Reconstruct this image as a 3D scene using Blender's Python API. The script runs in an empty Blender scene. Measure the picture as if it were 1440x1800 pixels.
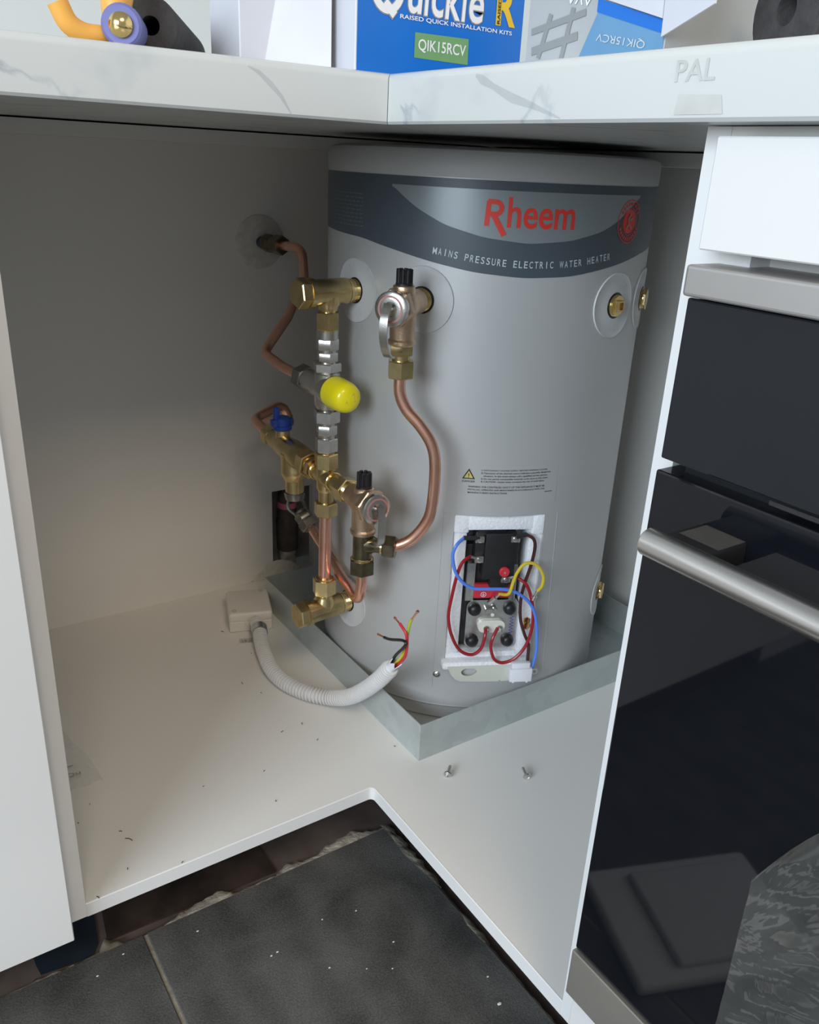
import bpy, bmesh, math, random
from mathutils import Vector, Matrix, Quaternion
random.seed(7)
scene = bpy.context.scene
COL = scene.collection
R_ = math.radians

# ------------------------------------------------------------------ camera, world, lights, exposure
cam_d = bpy.data.cameras.new('camera'); cam = bpy.data.objects.new('camera', cam_d); COL.objects.link(cam)
CAM = Vector((-0.4284, -0.6620, 0.6778))
yaw, pitch, roll = 0.9630, -0.3942, 0.0509
fw = Vector((math.cos(pitch)*math.cos(yaw), math.cos(pitch)*math.sin(yaw), math.sin(pitch)))
rt = fw.cross(Vector((0, 0, 1))).normalized(); up = rt.cross(fw)
rt2 = math.cos(roll)*rt + math.sin(roll)*up; up2 = -math.sin(roll)*rt + math.cos(roll)*up
cam.matrix_world = Matrix(((rt2.x, up2.x, -fw.x, CAM.x), (rt2.y, up2.y, -fw.y, CAM.y), (rt2.z, up2.z, -fw.z, CAM.z), (0, 0, 0, 1)))
cam_d.sensor_fit = 'HORIZONTAL'; cam_d.sensor_width = 36.0; cam_d.lens = 36.0*1482.1/1440.0
cam_d.clip_start = 0.02
scene.camera = cam

world = bpy.data.worlds.new('world'); scene.world = world; world.use_nodes = True
bg = world.node_tree.nodes['Background']; bg.inputs[0].default_value = (0.86, 0.93, 1.0, 1); bg.inputs[1].default_value = 0.43

def area(name, loc, target, sx, sy, power, col):
    d = bpy.data.lights.new(name, 'AREA'); d.shape = 'RECTANGLE'; d.size = sx; d.size_y = sy; d.energy = power; d.color = col
    o = bpy.data.objects.new(name, d); COL.objects.link(o); o.location = loc
    o.rotation_euler = (Vector(target)-Vector(loc)).to_track_quat('-Z', 'Y').to_euler(); return o
area('window_left_offscreen', (-2.7, -1.30, 1.40), (0.0, -0.1, 0.45), 1.7, 1.3, 92, (0.79, 0.90, 1.0))
area('ceiling_lamp_behind_offscreen', (-0.60, -1.9, 2.20), (-0.60, -1.9, 0.0), 0.9, 0.9, 34, (1.0, 0.82, 0.61))

vs = scene.view_settings
vs.view_transform = 'Standard'; vs.look = 'None'; vs.gamma = 1.0; vs.use_curve_mapping = False; vs.exposure = -0.1

# ------------------------------------------------------------------ materials
M = {}
def nn(nt, t, **kw):
    n = nt.nodes.new(t)
    for k, v in kw.items(): setattr(n, k, v)
    return n
def mat(name, col, rough=0.5, metal=0.0, var=0.06, scale=30.0, bump=0.0, bscale=None, stretch=None, spec=None, trans=0.0, alpha=1.0, coat=0.0, col2=None, detail=4.0, sss=0.0):
    m = bpy.data.materials.new(name); m.use_nodes = True; nt = m.node_tree; b = nt.nodes['Principled BSDF']
    b.inputs['Roughness'].default_value = rough; b.inputs['Metallic'].default_value = metal
    if spec is not None: b.inputs['Specular IOR Level'].default_value = spec
    b.inputs['Transmission Weight'].default_value = trans; b.inputs['Alpha'].default_value = alpha
    b.inputs['Coat Weight'].default_value = coat
    tc = nn(nt, 'ShaderNodeTexCoord'); src = tc.outputs['Object']
    if stretch:
        mp = nn(nt, 'ShaderNodeMapping'); mp.inputs['Scale'].default_value = stretch; nt.links.new(src, mp.inputs[0]); src = mp.outputs[0]
    nz = nn(nt, 'ShaderNodeTexNoise'); nz.inputs['Scale'].default_value = scale; nz.inputs['Detail'].default_value = detail
    nt.links.new(src, nz.inputs['Vector'])
    rp = nn(nt, 'ShaderNodeValToRGB')
    c = Vector(col); d = Vector(col2) if col2 else c*(1-var)
    if not col2: c = c*(1+var*0.5)
    rp.color_ramp.elements[0].position = 0.35; rp.color_ramp.elements[1].position = 0.65
    rp.color_ramp.elements[0].color = (*[min(1, x) for x in d], 1); rp.color_ramp.elements[1].color = (*[min(1, x) for x in c], 1)
    nt.links.new(nz.outputs['Fac'], rp.inputs[0]); nt.links.new(rp.outputs[0], b.inputs['Base Color'])
    if bump:
        nb = nn(nt, 'ShaderNodeTexNoise'); nb.inputs['Scale'].default_value = bscale or scale*3; nb.inputs['Detail'].default_value = 3
        nt.links.new(src, nb.inputs['Vector'])
        bp = nn(nt, 'ShaderNodeBump'); bp.inputs['Strength'].default_value = bump; bp.inputs['Distance'].default_value = 0.002
        nt.links.new(nb.outputs['Fac'], bp.inputs['Height']); nt.links.new(bp.outputs[0], b.inputs['Normal'])
    M[name] = m; return m

mat('melamine', (0.80, 0.785, 0.75), 0.42, var=0.02, scale=4, bump=0.02, bscale=400)
mat('melamine_edge', (0.80, 0.80, 0.80), 0.35, var=0.02, scale=10)
mat('front_white', (0.74, 0.74, 0.73), 0.28, var=0.015, scale=3)
mat('wall_paint', (0.66, 0.68, 0.67), 0.75, var=0.02, scale=3, bump=0.04, bscale=200)
mat('heater_paint', (0.50, 0.502, 0.50), 0.40, var=0.025, scale=6, bump=0.015, bscale=300, metal=0.25)
mat('lid_plastic', (0.45, 0.447, 0.44), 0.5, var=0.03, scale=10)
mat('port_collar', (0.60, 0.605, 0.605), 0.35, var=0.03, scale=30)
mat('band_print', (0.068, 0.085, 0.102), 0.38, var=0.03, scale=8)
mat('silver_print', (0.27, 0.30, 0.315), 0.32, var=0.03, scale=8, metal=0.3)
mat('red_print', (0.70, 0.045, 0.03), 0.4, var=0.03)
mat('pale_red_print', (0.42, 0.20, 0.18), 0.45, var=0.03)
mat('white_print', (0.55, 0.60, 0.62), 0.45, var=0.03)
mat('faint_print', (0.13, 0.15, 0.165), 0.45, var=0.03)
mat('black_print', (0.02, 0.02, 0.02), 0.5, var=0.05)
mat('yellow_print', (0.62, 0.52, 0.16), 0.5, var=0.05)
mat('label_grey', (0.50, 0.50, 0.495), 0.40, var=0.02, metal=0.22)
mat('foam', (0.86, 0.87, 0.90), 0.8, var=0.05, scale=260, bump=0.5, bscale=330)
mat('black_plastic', (0.014, 0.014, 0.016), 0.38, var=0.15, scale=60)
mat('bakelite', (0.02, 0.019, 0.022), 0.3, var=0.2, scale=80)
mat('brass', (0.68, 0.53, 0.27), 0.26, metal=1.0, var=0.16, scale=55, bump=0.05, bscale=500)
mat('brass_bright', (0.78, 0.58, 0.25), 0.16, metal=1.0, var=0.1, scale=80)
mat('bronze', (0.72, 0.52, 0.36), 0.36, metal=1.0, var=0.16, scale=60, bump=0.18, bscale=900)
mat('dark_brass', (0.205, 0.175, 0.115), 0.30, metal=1.0, var=0.25, scale=70)
mat('copper', (0.96, 0.57, 0.44), 0.28, metal=1.0, var=0.14, scale=28, col2=(0.88, 0.46, 0.33), bump=0.03, bscale=300)
mat('copper_dull', (0.55, 0.29, 0.21), 0.36, metal=1.0, var=0.2, scale=40)
mat('nickel', (0.62, 0.60, 0.56), 0.27, metal=1.0, var=0.1, scale=60, bump=0.05, bscale=700)
mat('dark_nickel', (0.30, 0.29, 0.27), 0.28, metal=1.0, var=0.2, scale=60)
mat('steel', (0.66, 0.65, 0.63), 0.24, metal=1.0, var=0.08, scale=12, stretch=(1, 1, 20))
mat('zinc', (0.62, 0.63, 0.62), 0.30, metal=1.0, var=0.15, scale=90)
mat('brushed_steel', (0.56, 0.535, 0.51), 0.30, metal=1.0, var=0.1, scale=14, stretch=(20, 1, 20))
mat('trim_steel', (0.50, 0.475, 0.44), 0.42, metal=0.85, var=0.06, scale=20)
mat('fascia_steel', (0.48, 0.465, 0.455), 0.45, metal=0.75, var=0.04, scale=20)
mat('yellow_cap', (0.90, 0.80, 0.01), 0.25, var=0.06, scale=40, coat=0.3)
mat('blue_plastic', (0.015, 0.05, 0.30), 0.35, var=0.08)
mat('dusty_blue', (0.05, 0.075, 0.14), 0.4, var=0.15)
mat('conduit_grey', (0.66, 0.65, 0.645), 0.45, var=0.03, scale=60)
mat('box_plastic', (0.74, 0.71, 0.65), 0.42, var=0.02, scale=30)
mat('white_plastic', (0.80, 0.80, 0.84), 0.35, var=0.02, scale=30)
mat('cream_plastic', (0.60, 0.605, 0.53), 0.42, var=0.03, scale=30)
mat('ceramic', (0.80, 0.78, 0.70), 0.3, var=0.03)
mat('wire_red', (0.34, 0.012, 0.022), 0.32, var=0.05)
mat('wire_bright_red', (0.62, 0.03, 0.05), 0.32, var=0.05)
mat('wire_blue', (0.10, 0.24, 0.80), 0.32, var=0.04)
mat('wire_brown', (0.060, 0.018, 0.016), 0.35, var=0.06)
mat('wire_yellow', (0.68, 0.52, 0.04), 0.32, var=0.06)
mat('wire_green', (0.30, 0.50, 0.05), 0.32, var=0.3, scale=60, col2=(0.70, 0.62, 0.05))
mat('wire_black', (0.012, 0.012, 0.013), 0.3, var=0.1)
mat('blue_ink', (0.03, 0.03, 0.34), 0.5, var=0.05)
mat('carton_blue', (0.004, 0.155, 0.60), 0.32, var=0.03)
mat('carton_white', (0.64, 0.65, 0.71), 0.5, var=0.02)
mat('carton_grey', (0.44, 0.46, 0.47), 0.45, var=0.08, scale=14)
mat('carton_dark_grey', (0.28, 0.295, 0.30), 0.45, var=0.08, scale=14)
mat('carton_steel_blue', (0.13, 0.30, 0.50), 0.45, var=0.05)
mat('label_green', (0.17, 0.36, 0.15), 0.45, var=0.03)
mat('gold_print', (0.80, 0.52, 0.02), 0.4, var=0.05)
mat('grey_print', (0.30, 0.31, 0.33), 0.4, var=0.05)
mat('pure_white_print', (0.85, 0.85, 0.87), 0.4, var=0.02)
mat('orange_plastic', (0.85, 0.42, 0.08), 0.45, var=0.05)
mat('violet_plastic', (0.16, 0.17, 0.42), 0.4, var=0.05)
mat('foam_rubber', (0.055, 0.053, 0.055), 0.85, var=0.2, scale=120, bump=0.3, bscale=400)
mat('mortar', (0.62, 0.57, 0.48), 0.9, var=0.35, scale=60, bump=0.9, bscale=160)
mat('grout', (0.30, 0.265, 0.21), 0.9, var=0.25, scale=90, bump=0.4, bscale=200)
mat('old_floor_brown', (0.120, 0.092, 0.082), 0.55, var=0.3, scale=18, bump=0.15)
mat('old_floor_dark', (0.050, 0.034, 0.028), 0.5, var=0.45, scale=26, bump=0.15)
mat('navy_patch', (0.012, 0.020, 0.030), 0.55, var=0.3, scale=30, bump=0.2)
mat('void_dark', (0.46, 0.44, 0.41), 0.9, var=0.3, scale=25, bump=0.3)
mat('pipe_lagging', (0.11, 0.085, 0.075), 0.75, var=0.3, scale=60, bump=0.3)
mat('pink_tape', (0.85, 0.25, 0.33), 0.5, var=0.08)
mat('dirty_white', (0.75, 0.69, 0.60), 0.6, var=0.45, scale=70, bump=0.2)
mat('debris_dark', (0.06, 0.055, 0.05), 0.7, var=0.3)
mat('debris_white', (0.78, 0.77, 0.73), 0.7, var=0.1)
mat('residue', (0.53, 0.545, 0.53), 0.6, var=0.12, scale=50)
mat('residue_light', (0.56, 0.565, 0.545), 0.6, var=0.08, scale=50)
mat('glass_dark', (0.006, 0.007, 0.010), 0.035, var=0.1, scale=3, spec=0.30)
mat('glass_panel', (0.012, 0.014, 0.018), 0.06, var=0.2, scale=5, spec=0.30)
mat('slot_dark', (0.006, 0.008, 0.012), 0.3, var=0.1)
mat('cover_grey', (0.80, 0.79, 0.78), 0.5, var=0.03)

def clear_mat(name, col, rough, alpha, bump=0.0, bscale=120):
    m = bpy.data.materials.new(name); m.use_nodes = True; nt = m.node_tree; b = nt.nodes['Principled BSDF']
    b.inputs['Base Color'].default_value = (*col, 1); b.inputs['Roughness'].default_value = rough
    b.inputs['Alpha'].default_value = alpha
    tc = nn(nt, 'ShaderNodeTexCoord'); nz = nn(nt, 'ShaderNodeTexNoise'); nz.inputs['Scale'].default_value = bscale; nz.inputs['Detail'].default_value = 5
    nt.links.new(tc.outputs['Object'], nz.inputs['Vector'])
    mr = nn(nt, 'ShaderNodeMapRange'); mr.inputs['To Min'].default_value = alpha*0.75; mr.inputs['To Max'].default_value = min(1, alpha*1.25)
    nt.links.new(nz.outputs['Fac'], mr.inputs[0]); nt.links.new(mr.outputs[0], b.inputs['Alpha'])
    if bump:
        bp = nn(nt, 'ShaderNodeBump'); bp.inputs['Strength'].default_value = bump; bp.inputs['Distance'].default_value = 0.004
        nt.links.new(nz.outputs['Fac'], bp.inputs['Height']); nt.links.new(bp.outputs[0], b.inputs['Normal'])
    M[name] = m
clear_mat('dust', (0.55, 0.54, 0.50), 0.9, 0.09, 0.0, 900)
clear_mat('vein', (0.16, 0.20, 0.27), 0.25, 0.14, 0.0, 70)
clear_mat('clear_plastic', (0.86, 0.86, 0.85), 0.22, 0.28)
clear_mat('wall_flange_plastic', (0.86, 0.83, 0.76), 0.3, 0.75)
def film_mat(name):
    m = bpy.data.materials.new(name); m.use_nodes = True; nt = m.node_tree; nt.nodes.remove(nt.nodes['Principled BSDF'])
    out = nt.nodes['Material Output']; tc = nn(nt, 'ShaderNodeTexCoord')
    nz = nn(nt, 'ShaderNodeTexNoise'); nz.inputs['Scale'].default_value = 17; nz.inputs['Detail'].default_value = 4; nz.inputs['Distortion'].default_value = 1.0
    nt.links.new(tc.outputs['Object'], nz.inputs['Vector'])
    bp = nn(nt, 'ShaderNodeBump'); bp.inputs['Strength'].default_value = 1.0; bp.inputs['Distance'].default_value = 0.0035
    nt.links.new(nz.outputs['Fac'], bp.inputs['Height'])
    lw = nn(nt, 'ShaderNodeLayerWeight'); nt.links.new(bp.outputs[0], lw.inputs['Normal'])
    pw_ = nn(nt, 'ShaderNodeMath', operation='POWER'); pw_.inputs[1].default_value = 3.2; nt.links.new(lw.outputs['Facing'], pw_.inputs[0])
    fr = nn(nt, 'ShaderNodeMath', operation='MULTIPLY_ADD'); fr.inputs[1].default_value = 0.94; fr.inputs[2].default_value = 0.06; nt.links.new(pw_.outputs[0], fr.inputs[0])
    tr = nn(nt, 'ShaderNodeBsdfTransparent'); tr.inputs[0].default_value = (0.93, 0.94, 0.92, 1)
    gl = nn(nt, 'ShaderNodeBsdfGlossy'); gl.inputs['Roughness'].default_value = 0.10; nt.links.new(bp.outputs[0], gl.inputs['Normal'])
    df = nn(nt, 'ShaderNodeBsdfDiffuse'); df.inputs[0].default_value = (0.75, 0.76, 0.72, 1)
    m1 = nn(nt, 'ShaderNodeMixShader'); nt.links.new(fr.outputs[0], m1.inputs[0]); nt.links.new(tr.outputs[0], m1.inputs[1]); nt.links.new(gl.outputs[0], m1.inputs[2])
    m2 = nn(nt, 'ShaderNodeMixShader'); m2.inputs[0].default_value = 0.06; nt.links.new(m1.outputs[0], m2.inputs[1]); nt.links.new(df.outputs[0], m2.inputs[2])
    nt.links.new(m2.outputs[0], out.inputs[0]); M[name] = m
film_mat('crumpled_film')

def marble(name):
    m = bpy.data.materials.new(name); m.use_nodes = True; nt = m.node_tree; b = nt.nodes['Principled BSDF']
    b.inputs['Roughness'].default_value = 0.22
    tc = nn(nt, 'ShaderNodeTexCoord'); mp = nn(nt, 'ShaderNodeMapping'); mp.inputs['Rotation'].default_value = (0.5, 0.35, 0.6)
    nt.links.new(tc.outputs['Object'], mp.inputs[0])
    n1 = nn(nt, 'ShaderNodeTexNoise'); n1.inputs['Scale'].default_value = 5.0; n1.inputs['Detail'].default_value = 7; n1.inputs['Distortion'].default_value = 0.8
    nt.links.new(mp.outputs[0], n1.inputs['Vector'])
    r1 = nn(nt, 'ShaderNodeValToRGB'); e = r1.color_ramp.elements
    e[0].position = 0.485; e[0].color = (0, 0, 0, 1); e[1].position = 0.5; e[1].color = (1, 1, 1, 1)
    x = r1.color_ramp.elements.new(0.515); x.color = (0, 0, 0, 1)
    nt.links.new(n1.outputs['Fac'], r1.inputs[0])
    n2 = nn(nt, 'ShaderNodeTexNoise'); n2.inputs['Scale'].default_value = 6.5; n2.inputs['Detail'].default_value = 3; nt.links.new(tc.outputs['Object'], n2.inputs['Vector'])
    r2 = nn(nt, 'ShaderNodeValToRGB'); r2.color_ramp.elements[0].position = 0.52; r2.color_ramp.elements[1].position = 0.72
    nt.links.new(n2.outputs['Fac'], r2.inputs[0])
    mu = nn(nt, 'ShaderNodeMath', operation='MULTIPLY'); nt.links.new(r1.outputs[0], mu.inputs[0]); nt.links.new(r2.outputs[0], mu.inputs[1])
    n3 = nn(nt, 'ShaderNodeTexNoise'); n3.inputs['Scale'].default_value = 14; n3.inputs['Detail'].default_value = 5; nt.links.new(tc.outputs['Object'], n3.inputs['Vector'])
    r3 = nn(nt, 'ShaderNodeValToRGB'); r3.color_ramp.elements[0].position = 0.58; r3.color_ramp.elements[1].position = 0.85
    r3.color_ramp.elements[1].color = (0.45, 0.45, 0.45, 1); nt.links.new(n3.outputs['Fac'], r3.inputs[0])
    mx = nn(nt, 'ShaderNodeMath', operation='MAXIMUM'); nt.links.new(mu.outputs[0], mx.inputs[0]); nt.links.new(r3.outputs[0], mx.inputs[1])
    mixc = nn(nt, 'ShaderNodeMix', data_type='RGBA'); nt.links.new(mx.outputs[0], mixc.inputs['Factor'])
    mixc.inputs['A'].default_value = (0.60, 0.62, 0.61, 1); mixc.inputs['B'].default_value = (0.20, 0.24, 0.30, 1)
    nt.links.new(mixc.outputs['Result'], b.inputs['Base Color']); M[name] = m
marble('marble')

def galv(name, c1, c2, rough):
    m = bpy.data.materials.new(name); m.use_nodes = True; nt = m.node_tree; b = nt.nodes['Principled BSDF']
    b.inputs['Metallic'].default_value = 0.4; b.inputs['Roughness'].default_value = rough
    tc = nn(nt, 'ShaderNodeTexCoord'); v = nn(nt, 'ShaderNodeTexVoronoi'); v.inputs['Scale'].default_value = 55
    nz = nn(nt, 'ShaderNodeTexNoise'); nz.inputs['Scale'].default_value = 9; nt.links.new(tc.outputs['Object'], nz.inputs['Vector'])
    nt.links.new(tc.outputs['Object'], v.inputs['Vector'])
    ad = nn(nt, 'ShaderNodeMath', operation='MULTIPLY_ADD'); ad.inputs[1].default_value = 0.35; nt.links.new(v.outputs['Color'], ad.inputs[0]); nt.links.new(nz.outputs['Fac'], ad.inputs[2])
    r = nn(nt, 'ShaderNodeValToRGB'); r.color_ramp.elements[0].position = 0.4; r.color_ramp.elements[1].position = 0.85
    r.color_ramp.elements[0].color = (*c1, 1); r.color_ramp.elements[1].color = (*c2, 1)
    nt.links.new(ad.outputs[0], r.inputs[0]); nt.links.new(r.outputs[0], b.inputs['Base Color']); M[name] = m
galv('galvanised', (0.45, 0.49, 0.485), (0.54, 0.58, 0.57), 0.42)

def slate(name, seed):
    m = bpy.data.materials.new(name); m.use_nodes = True; nt = m.node_tree; b = nt.nodes['Principled BSDF']
    b.inputs['Roughness'].default_value = 0.62
    tc = nn(nt, 'ShaderNodeTexCoord'); mp = nn(nt, 'ShaderNodeMapping'); mp.inputs['Location'].default_value = (seed*3.1, seed*1.7, 0)
    nt.links.new(tc.outputs['Object'], mp.inputs[0])
    n1 = nn(nt, 'ShaderNodeTexNoise'); n1.inputs['Scale'].default_value = 420; n1.inputs['Roughness'].default_value = 0.7; n1.inputs['Detail'].default_value = 6; nt.links.new(mp.outputs[0], n1.inputs['Vector'])
    n2 = nn(nt, 'ShaderNodeTexNoise'); n2.inputs['Scale'].default_value = 7; n2.inputs['Detail'].default_value = 5; n2.inputs['Distortion'].default_value = 1.2; nt.links.new(mp.outputs[0], n2.inputs['Vector'])
    w = nn(nt, 'ShaderNodeTexWave'); w.inputs['Scale'].default_value = 4.5; w.inputs['Distortion'].default_value = 9; w.inputs['Detail'].default_value = 4
    nt.links.new(mp.outputs[0], w.inputs['Vector'])
    ad = nn(nt, 'ShaderNodeMath', operation='MULTIPLY_ADD'); ad.inputs[1].default_value = 0.13; nt.links.new(w.outputs['Fac'], ad.inputs[0])
    m2 = nn(nt, 'ShaderNodeMath', operation='MULTIPLY_ADD'); m2.inputs[1].default_value = 1.1; nt.links.new(n1.outputs['Fac'], m2.inputs[0]); nt.links.new(n2.outputs['Fac'], m2.inputs[2])
    nt.links.new(m2.outputs[0], ad.inputs[2])
    r = nn(nt, 'ShaderNodeValToRGB'); r.color_ramp.elements[0].position = 0.55; r.color_ramp.elements[1].position = 1.0
    r.color_ramp.elements[0].color = (0.042, 0.042, 0.040, 1); r.color_ramp.elements[1].color = (0.175, 0.170, 0.160, 1)
    ms = nn(nt, 'ShaderNodeMath', operation='MULTIPLY'); ms.inputs[1].default_value = 0.66; nt.links.new(ad.outputs[0], ms.inputs[0])
    nt.links.new(ms.outputs[0], r.inputs[0]); nt.links.new(r.outputs[0], b.inputs['Base Color'])
    bp = nn(nt, 'ShaderNodeBump'); bp.inputs['Strength'].default_value = 0.5; bp.inputs['Distance'].default_value = 0.003
    nt.links.new(ad.outputs[0], bp.inputs['Height']); nt.links.new(bp.outputs[0], b.inputs['Normal']); M[name] = m
slate('slate_a', 0); slate('slate_b', 1)

# ------------------------------------------------------------------ mesh helpers
OFF = {}
class MB:
    def __init__(s): s.v = []; s.f = []; s.fl = []
    def add(s, vs, fs, flat=False):
        b = len(s.v); s.v += [Vector(x) for x in vs]
        for f in fs: s.f.append([i+b for i in f]); s.fl.append(flat)
        return s
    def join(s, o): return s.add(o.v, o.f)
    def box(s, x0, x1, y0, y1, z0, z1):
        return s.add([(x0, y0, z0), (x1, y0, z0), (x1, y1, z0), (x0, y1, z0), (x0, y0, z1), (x1, y0, z1), (x1, y1, z1), (x0, y1, z1)],
                     [(0, 3, 2, 1), (4, 5, 6, 7), (0, 1, 5, 4), (1, 2, 6, 5), (2, 3, 7, 6), (3, 0, 4, 7)])
    def bevbox(s, x0, x1, y0, y1, z0, z1, r, seg=2):
        bm = bmesh.new(); bmesh.ops.create_cube(bm, size=1)
        for v in bm.verts: v.co = Vector(((x0+x1)/2+v.co.x*(x1-x0), (y0+y1)/2+v.co.y*(y1-y0), (z0+z1)/2+v.co.z*(z1-z0)))
        bmesh.ops.bevel(bm, geom=bm.edges[:], offset=r, segments=seg, profile=0.5, affect='EDGES')
        bm.verts.index_update()
        s.add([v.co.copy() for v in bm.verts], [[v.index for v in f.verts] for f in bm.faces]); bm.free(); return s
    def lathe(s, org, axis, prof, seg=28, cap=True, ref=None, rot=0.0):
        org = Vector(org); ax = Vector(axis).normalized()
        a = Vector(ref) if ref else (Vector((0, 0, 1)) if abs(ax.z) < 0.9 else Vector((1, 0, 0)))
        u = (a-ax*a.dot(ax)).normalized(); w = ax.cross(u); vs = []; fs = []
        for (t, r) in prof:
            for i in range(seg):
                th = 2*math.pi*i/seg+rot; vs.append(org+ax*t+(u*math.cos(th)+w*math.sin(th))*r)
        for j in range(len(prof)-1):
            for i in range(seg):
                k = (i+1) % seg; fs.append((j*seg+i, j*seg+k, (j+1)*seg+k, (j+1)*seg+i))
        if cap:
            fs.append(tuple(range(seg-1, -1, -1))); fs.append(tuple(range((len(prof)-1)*seg, len(prof)*seg)))
        return s.add(vs, fs)
    def hexn(s, org, axis, t0, t1, r, rot=0.0, ref=None):
        c = min(0.0012, (t1-t0)*0.2)
        return s.lathe(org, axis, [(t0, r*0.93), (t0+c, r), (t1-c, r), (t1, r*0.93)], seg=6, rot=rot, ref=ref)
    def cyl(s, org, axis, t0, t1, r, seg=28, bev=0.0008):
        bev = min(bev, (t1-t0)*0.3, r*0.4)
        return s.lathe(org, axis, [(t0, r-bev), (t0+bev, r), (t1-bev, r), (t1, r-bev)], seg)
    def thread(s, org, axis, t0, t1, r, pitch=0.0016, seg=24):
        prof = []; t = t0; k = 0
        while t < t1: prof.append((t, r if k % 2 else r*0.95)); t += pitch/2; k += 1
        prof.append((t1, r*0.95)); return s.lathe(org, axis, prof, seg)
    def tube(s, pts, r, seg=14, cap=True, rfun=None):
        pts = [Vector(p) for p in pts]; n = len(pts); vs = []; fs = []
        T = []
        for i in range(n):
            a = pts[max(0, i-1)]; b = pts[min(n-1, i+1)]; T.append((b-a).normalized())
        ref = Vector((0, 0, 1)) if abs(T[0].z) < 0.9 else Vector((1, 0, 0))
        u = (ref-T[0]*ref.dot(T[0])).normalized()
        for i in range(n):
            if i: u = T[i-1].rotation_difference(T[i]) @ u
            u = (u-T[i]*u.dot(T[i])).normalized(); w = T[i].cross(u); rr = rfun(i) if rfun else r
            for k in range(seg):
                th = 2*math.pi*k/seg; vs.append(pts[i]+(u*math.cos(th)+w*math.sin(th))*rr)
        for j in range(n-1):
            for i in range(seg):
                k = (i+1) % seg; fs.append((j*seg+i, j*seg+k, (j+1)*seg+k, (j+1)*seg+i))
        if cap: fs.append(tuple(range(seg-1, -1, -1))); fs.append(tuple(range((n-1)*seg, n*seg)))
        return s.add(vs, fs)
    def prism(s, poly, z0, z1):           # polygon in xy (ccw), extruded in z
        n = len(poly)
        return s.add([(x, y, z0) for x, y in poly]+[(x, y, z1) for x, y in poly],
                     [tuple(range(n-1, -1, -1)), tuple(range(n, 2*n))]+[(i, (i+1) % n, (i+1) % n+n, i+n) for i in range(n)])
    def map(s, fn): s.v = [Vector(fn(v)) for v in s.v]; return s
    def mesh(s, name, m, off=None, smooth=35):
        me = bpy.data.meshes.new(name); o = off or Vector()
        me.from_pydata([tuple(v-o) for v in s.v], [], s.f); me.validate(); me.update()
        bm = bmesh.new(); bm.from_mesh(me); bmesh.ops.recalc_face_normals(bm, faces=bm.faces[:]); bm.to_mesh(me); bm.free()
        if smooth:
            me.polygons.foreach_set('use_smooth', [True]*len(me.polygons)); me.set_sharp_from_angle(angle=R_(smooth))
        me.materials.append(M[m]); return me
    def part(s, name, m, parent, label=None, smooth=35, kind=None):
        o = bpy.data.objects.new(name, s.mesh(name, m, OFF.get(parent), smooth)); COL.objects.link(o); o.parent = parent
        OFF[o] = OFF.get(parent)
        if label: o['label'] = label
        if kind: o['kind'] = kind
        return o
    def solo(s, name, m, label=None, cat=None, base=None, group=None, kind=None, smooth=35):
        if base is None:
            xs = [v.x for v in s.v]; ys = [v.y for v in s.v]; zs = [v.z for v in s.v]
            base = Vector(((min(xs)+max(xs))/2, (min(ys)+max(ys))/2, min(zs)))
        base = Vector(base)
        o = bpy.data.objects.new(name, s.mesh(name, m, base, smooth)); COL.objects.link(o); o.location = base; OFF[o] = base
        if label: o['label'] = label
        if cat: o['category'] = cat
        if group: o['group'] = group
        if kind: o['kind'] = kind
        return o
def thing(name, label, cat, base, group=None, kind=None):
    o = bpy.data.objects.new(name, None); COL.objects.link(o); o.location = base; o.empty_display_size = 0.02; OFF[o] = Vector(base)
    if kind: o['kind'] = kind
    if label: o['label'] = label
    if cat: o['category'] = cat
    if group: o['group'] = group
    return o
def catmull(pts, n=8):
    P = [Vector(p) for p in pts]; P = [P[0]*2-P[1]]+P+[P[-1]*2-P[-2]]; out = []
    for i in range(1, len(P)-2):
        for k in range(n):
            t = k/n; a, b, c, d = P[i-1], P[i], P[i+1], P[i+2]
            out.append(0.5*((2*b)+(c-a)*t+(2*a-5*b+4*c-d)*t*t+(3*b-a-3*c+d)*t**3))
    out.append(P[-2]); return out
def fillet(pts, r, n=8):
    P = [Vector(p) for p in pts]; out = [P[0]]
    for i in range(1, len(P)-1):
        a = (P[i-1]-P[i]); b = (P[i+1]-P[i]); la, lb = a.length, b.length; a.normalize(); b.normalize()
        ang = a.angle(b); d = min(r/math.tan(ang/2) if ang > 0.01 else 0, la*0.48, lb*0.48)
        p, q = P[i]+a*d, P[i]+b*d
        for k in range(n+1):
            t = k/n; out.append(p*(1-t)**2+P[i]*2*t*(1-t)+q*t*t)
    out.append(P[-1]); return out
def resample(pts, step):
    cum = [0.0]
    for a, b in zip(pts, pts[1:]): cum.append(cum[-1]+(b-a).length)
    n = int(cum[-1]/step); out = []; k = 0
    for i in range(n+1):
        d = i*step
        while k < len(pts)-2 and cum[k+1] < d: k += 1
        t = (d-cum[k])/max(1e-9, cum[k+1]-cum[k]); out.append(pts[k]+(pts[k+1]-pts[k])*t)
    return out
def stroke(pts, w, close=False):           # flat ribbon in the u,v plane
    P = [Vector((p[0], p[1])) for p in pts]; n = len(P); vs = []; fs = []
    for i in range(n):
        a = P[(i-1) % n] if (close or i) else P[0]; b = P[(i+1) % n] if (close or i < n-1) else P[-1]
        d = (b-a); d = d.normalized() if d.length else Vector((1, 0)); nrm = Vector((-d.y, d.x))
        vs += [(*(P[i]+nrm*w/2), 0), (*(P[i]-nrm*w/2), 0)]
    for i in range(n if close else n-1):
        j = (i+1) % n; fs.append((2*i, 2*i+1, 2*j+1, 2*j))
    return MB().add(vs, fs)
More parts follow.
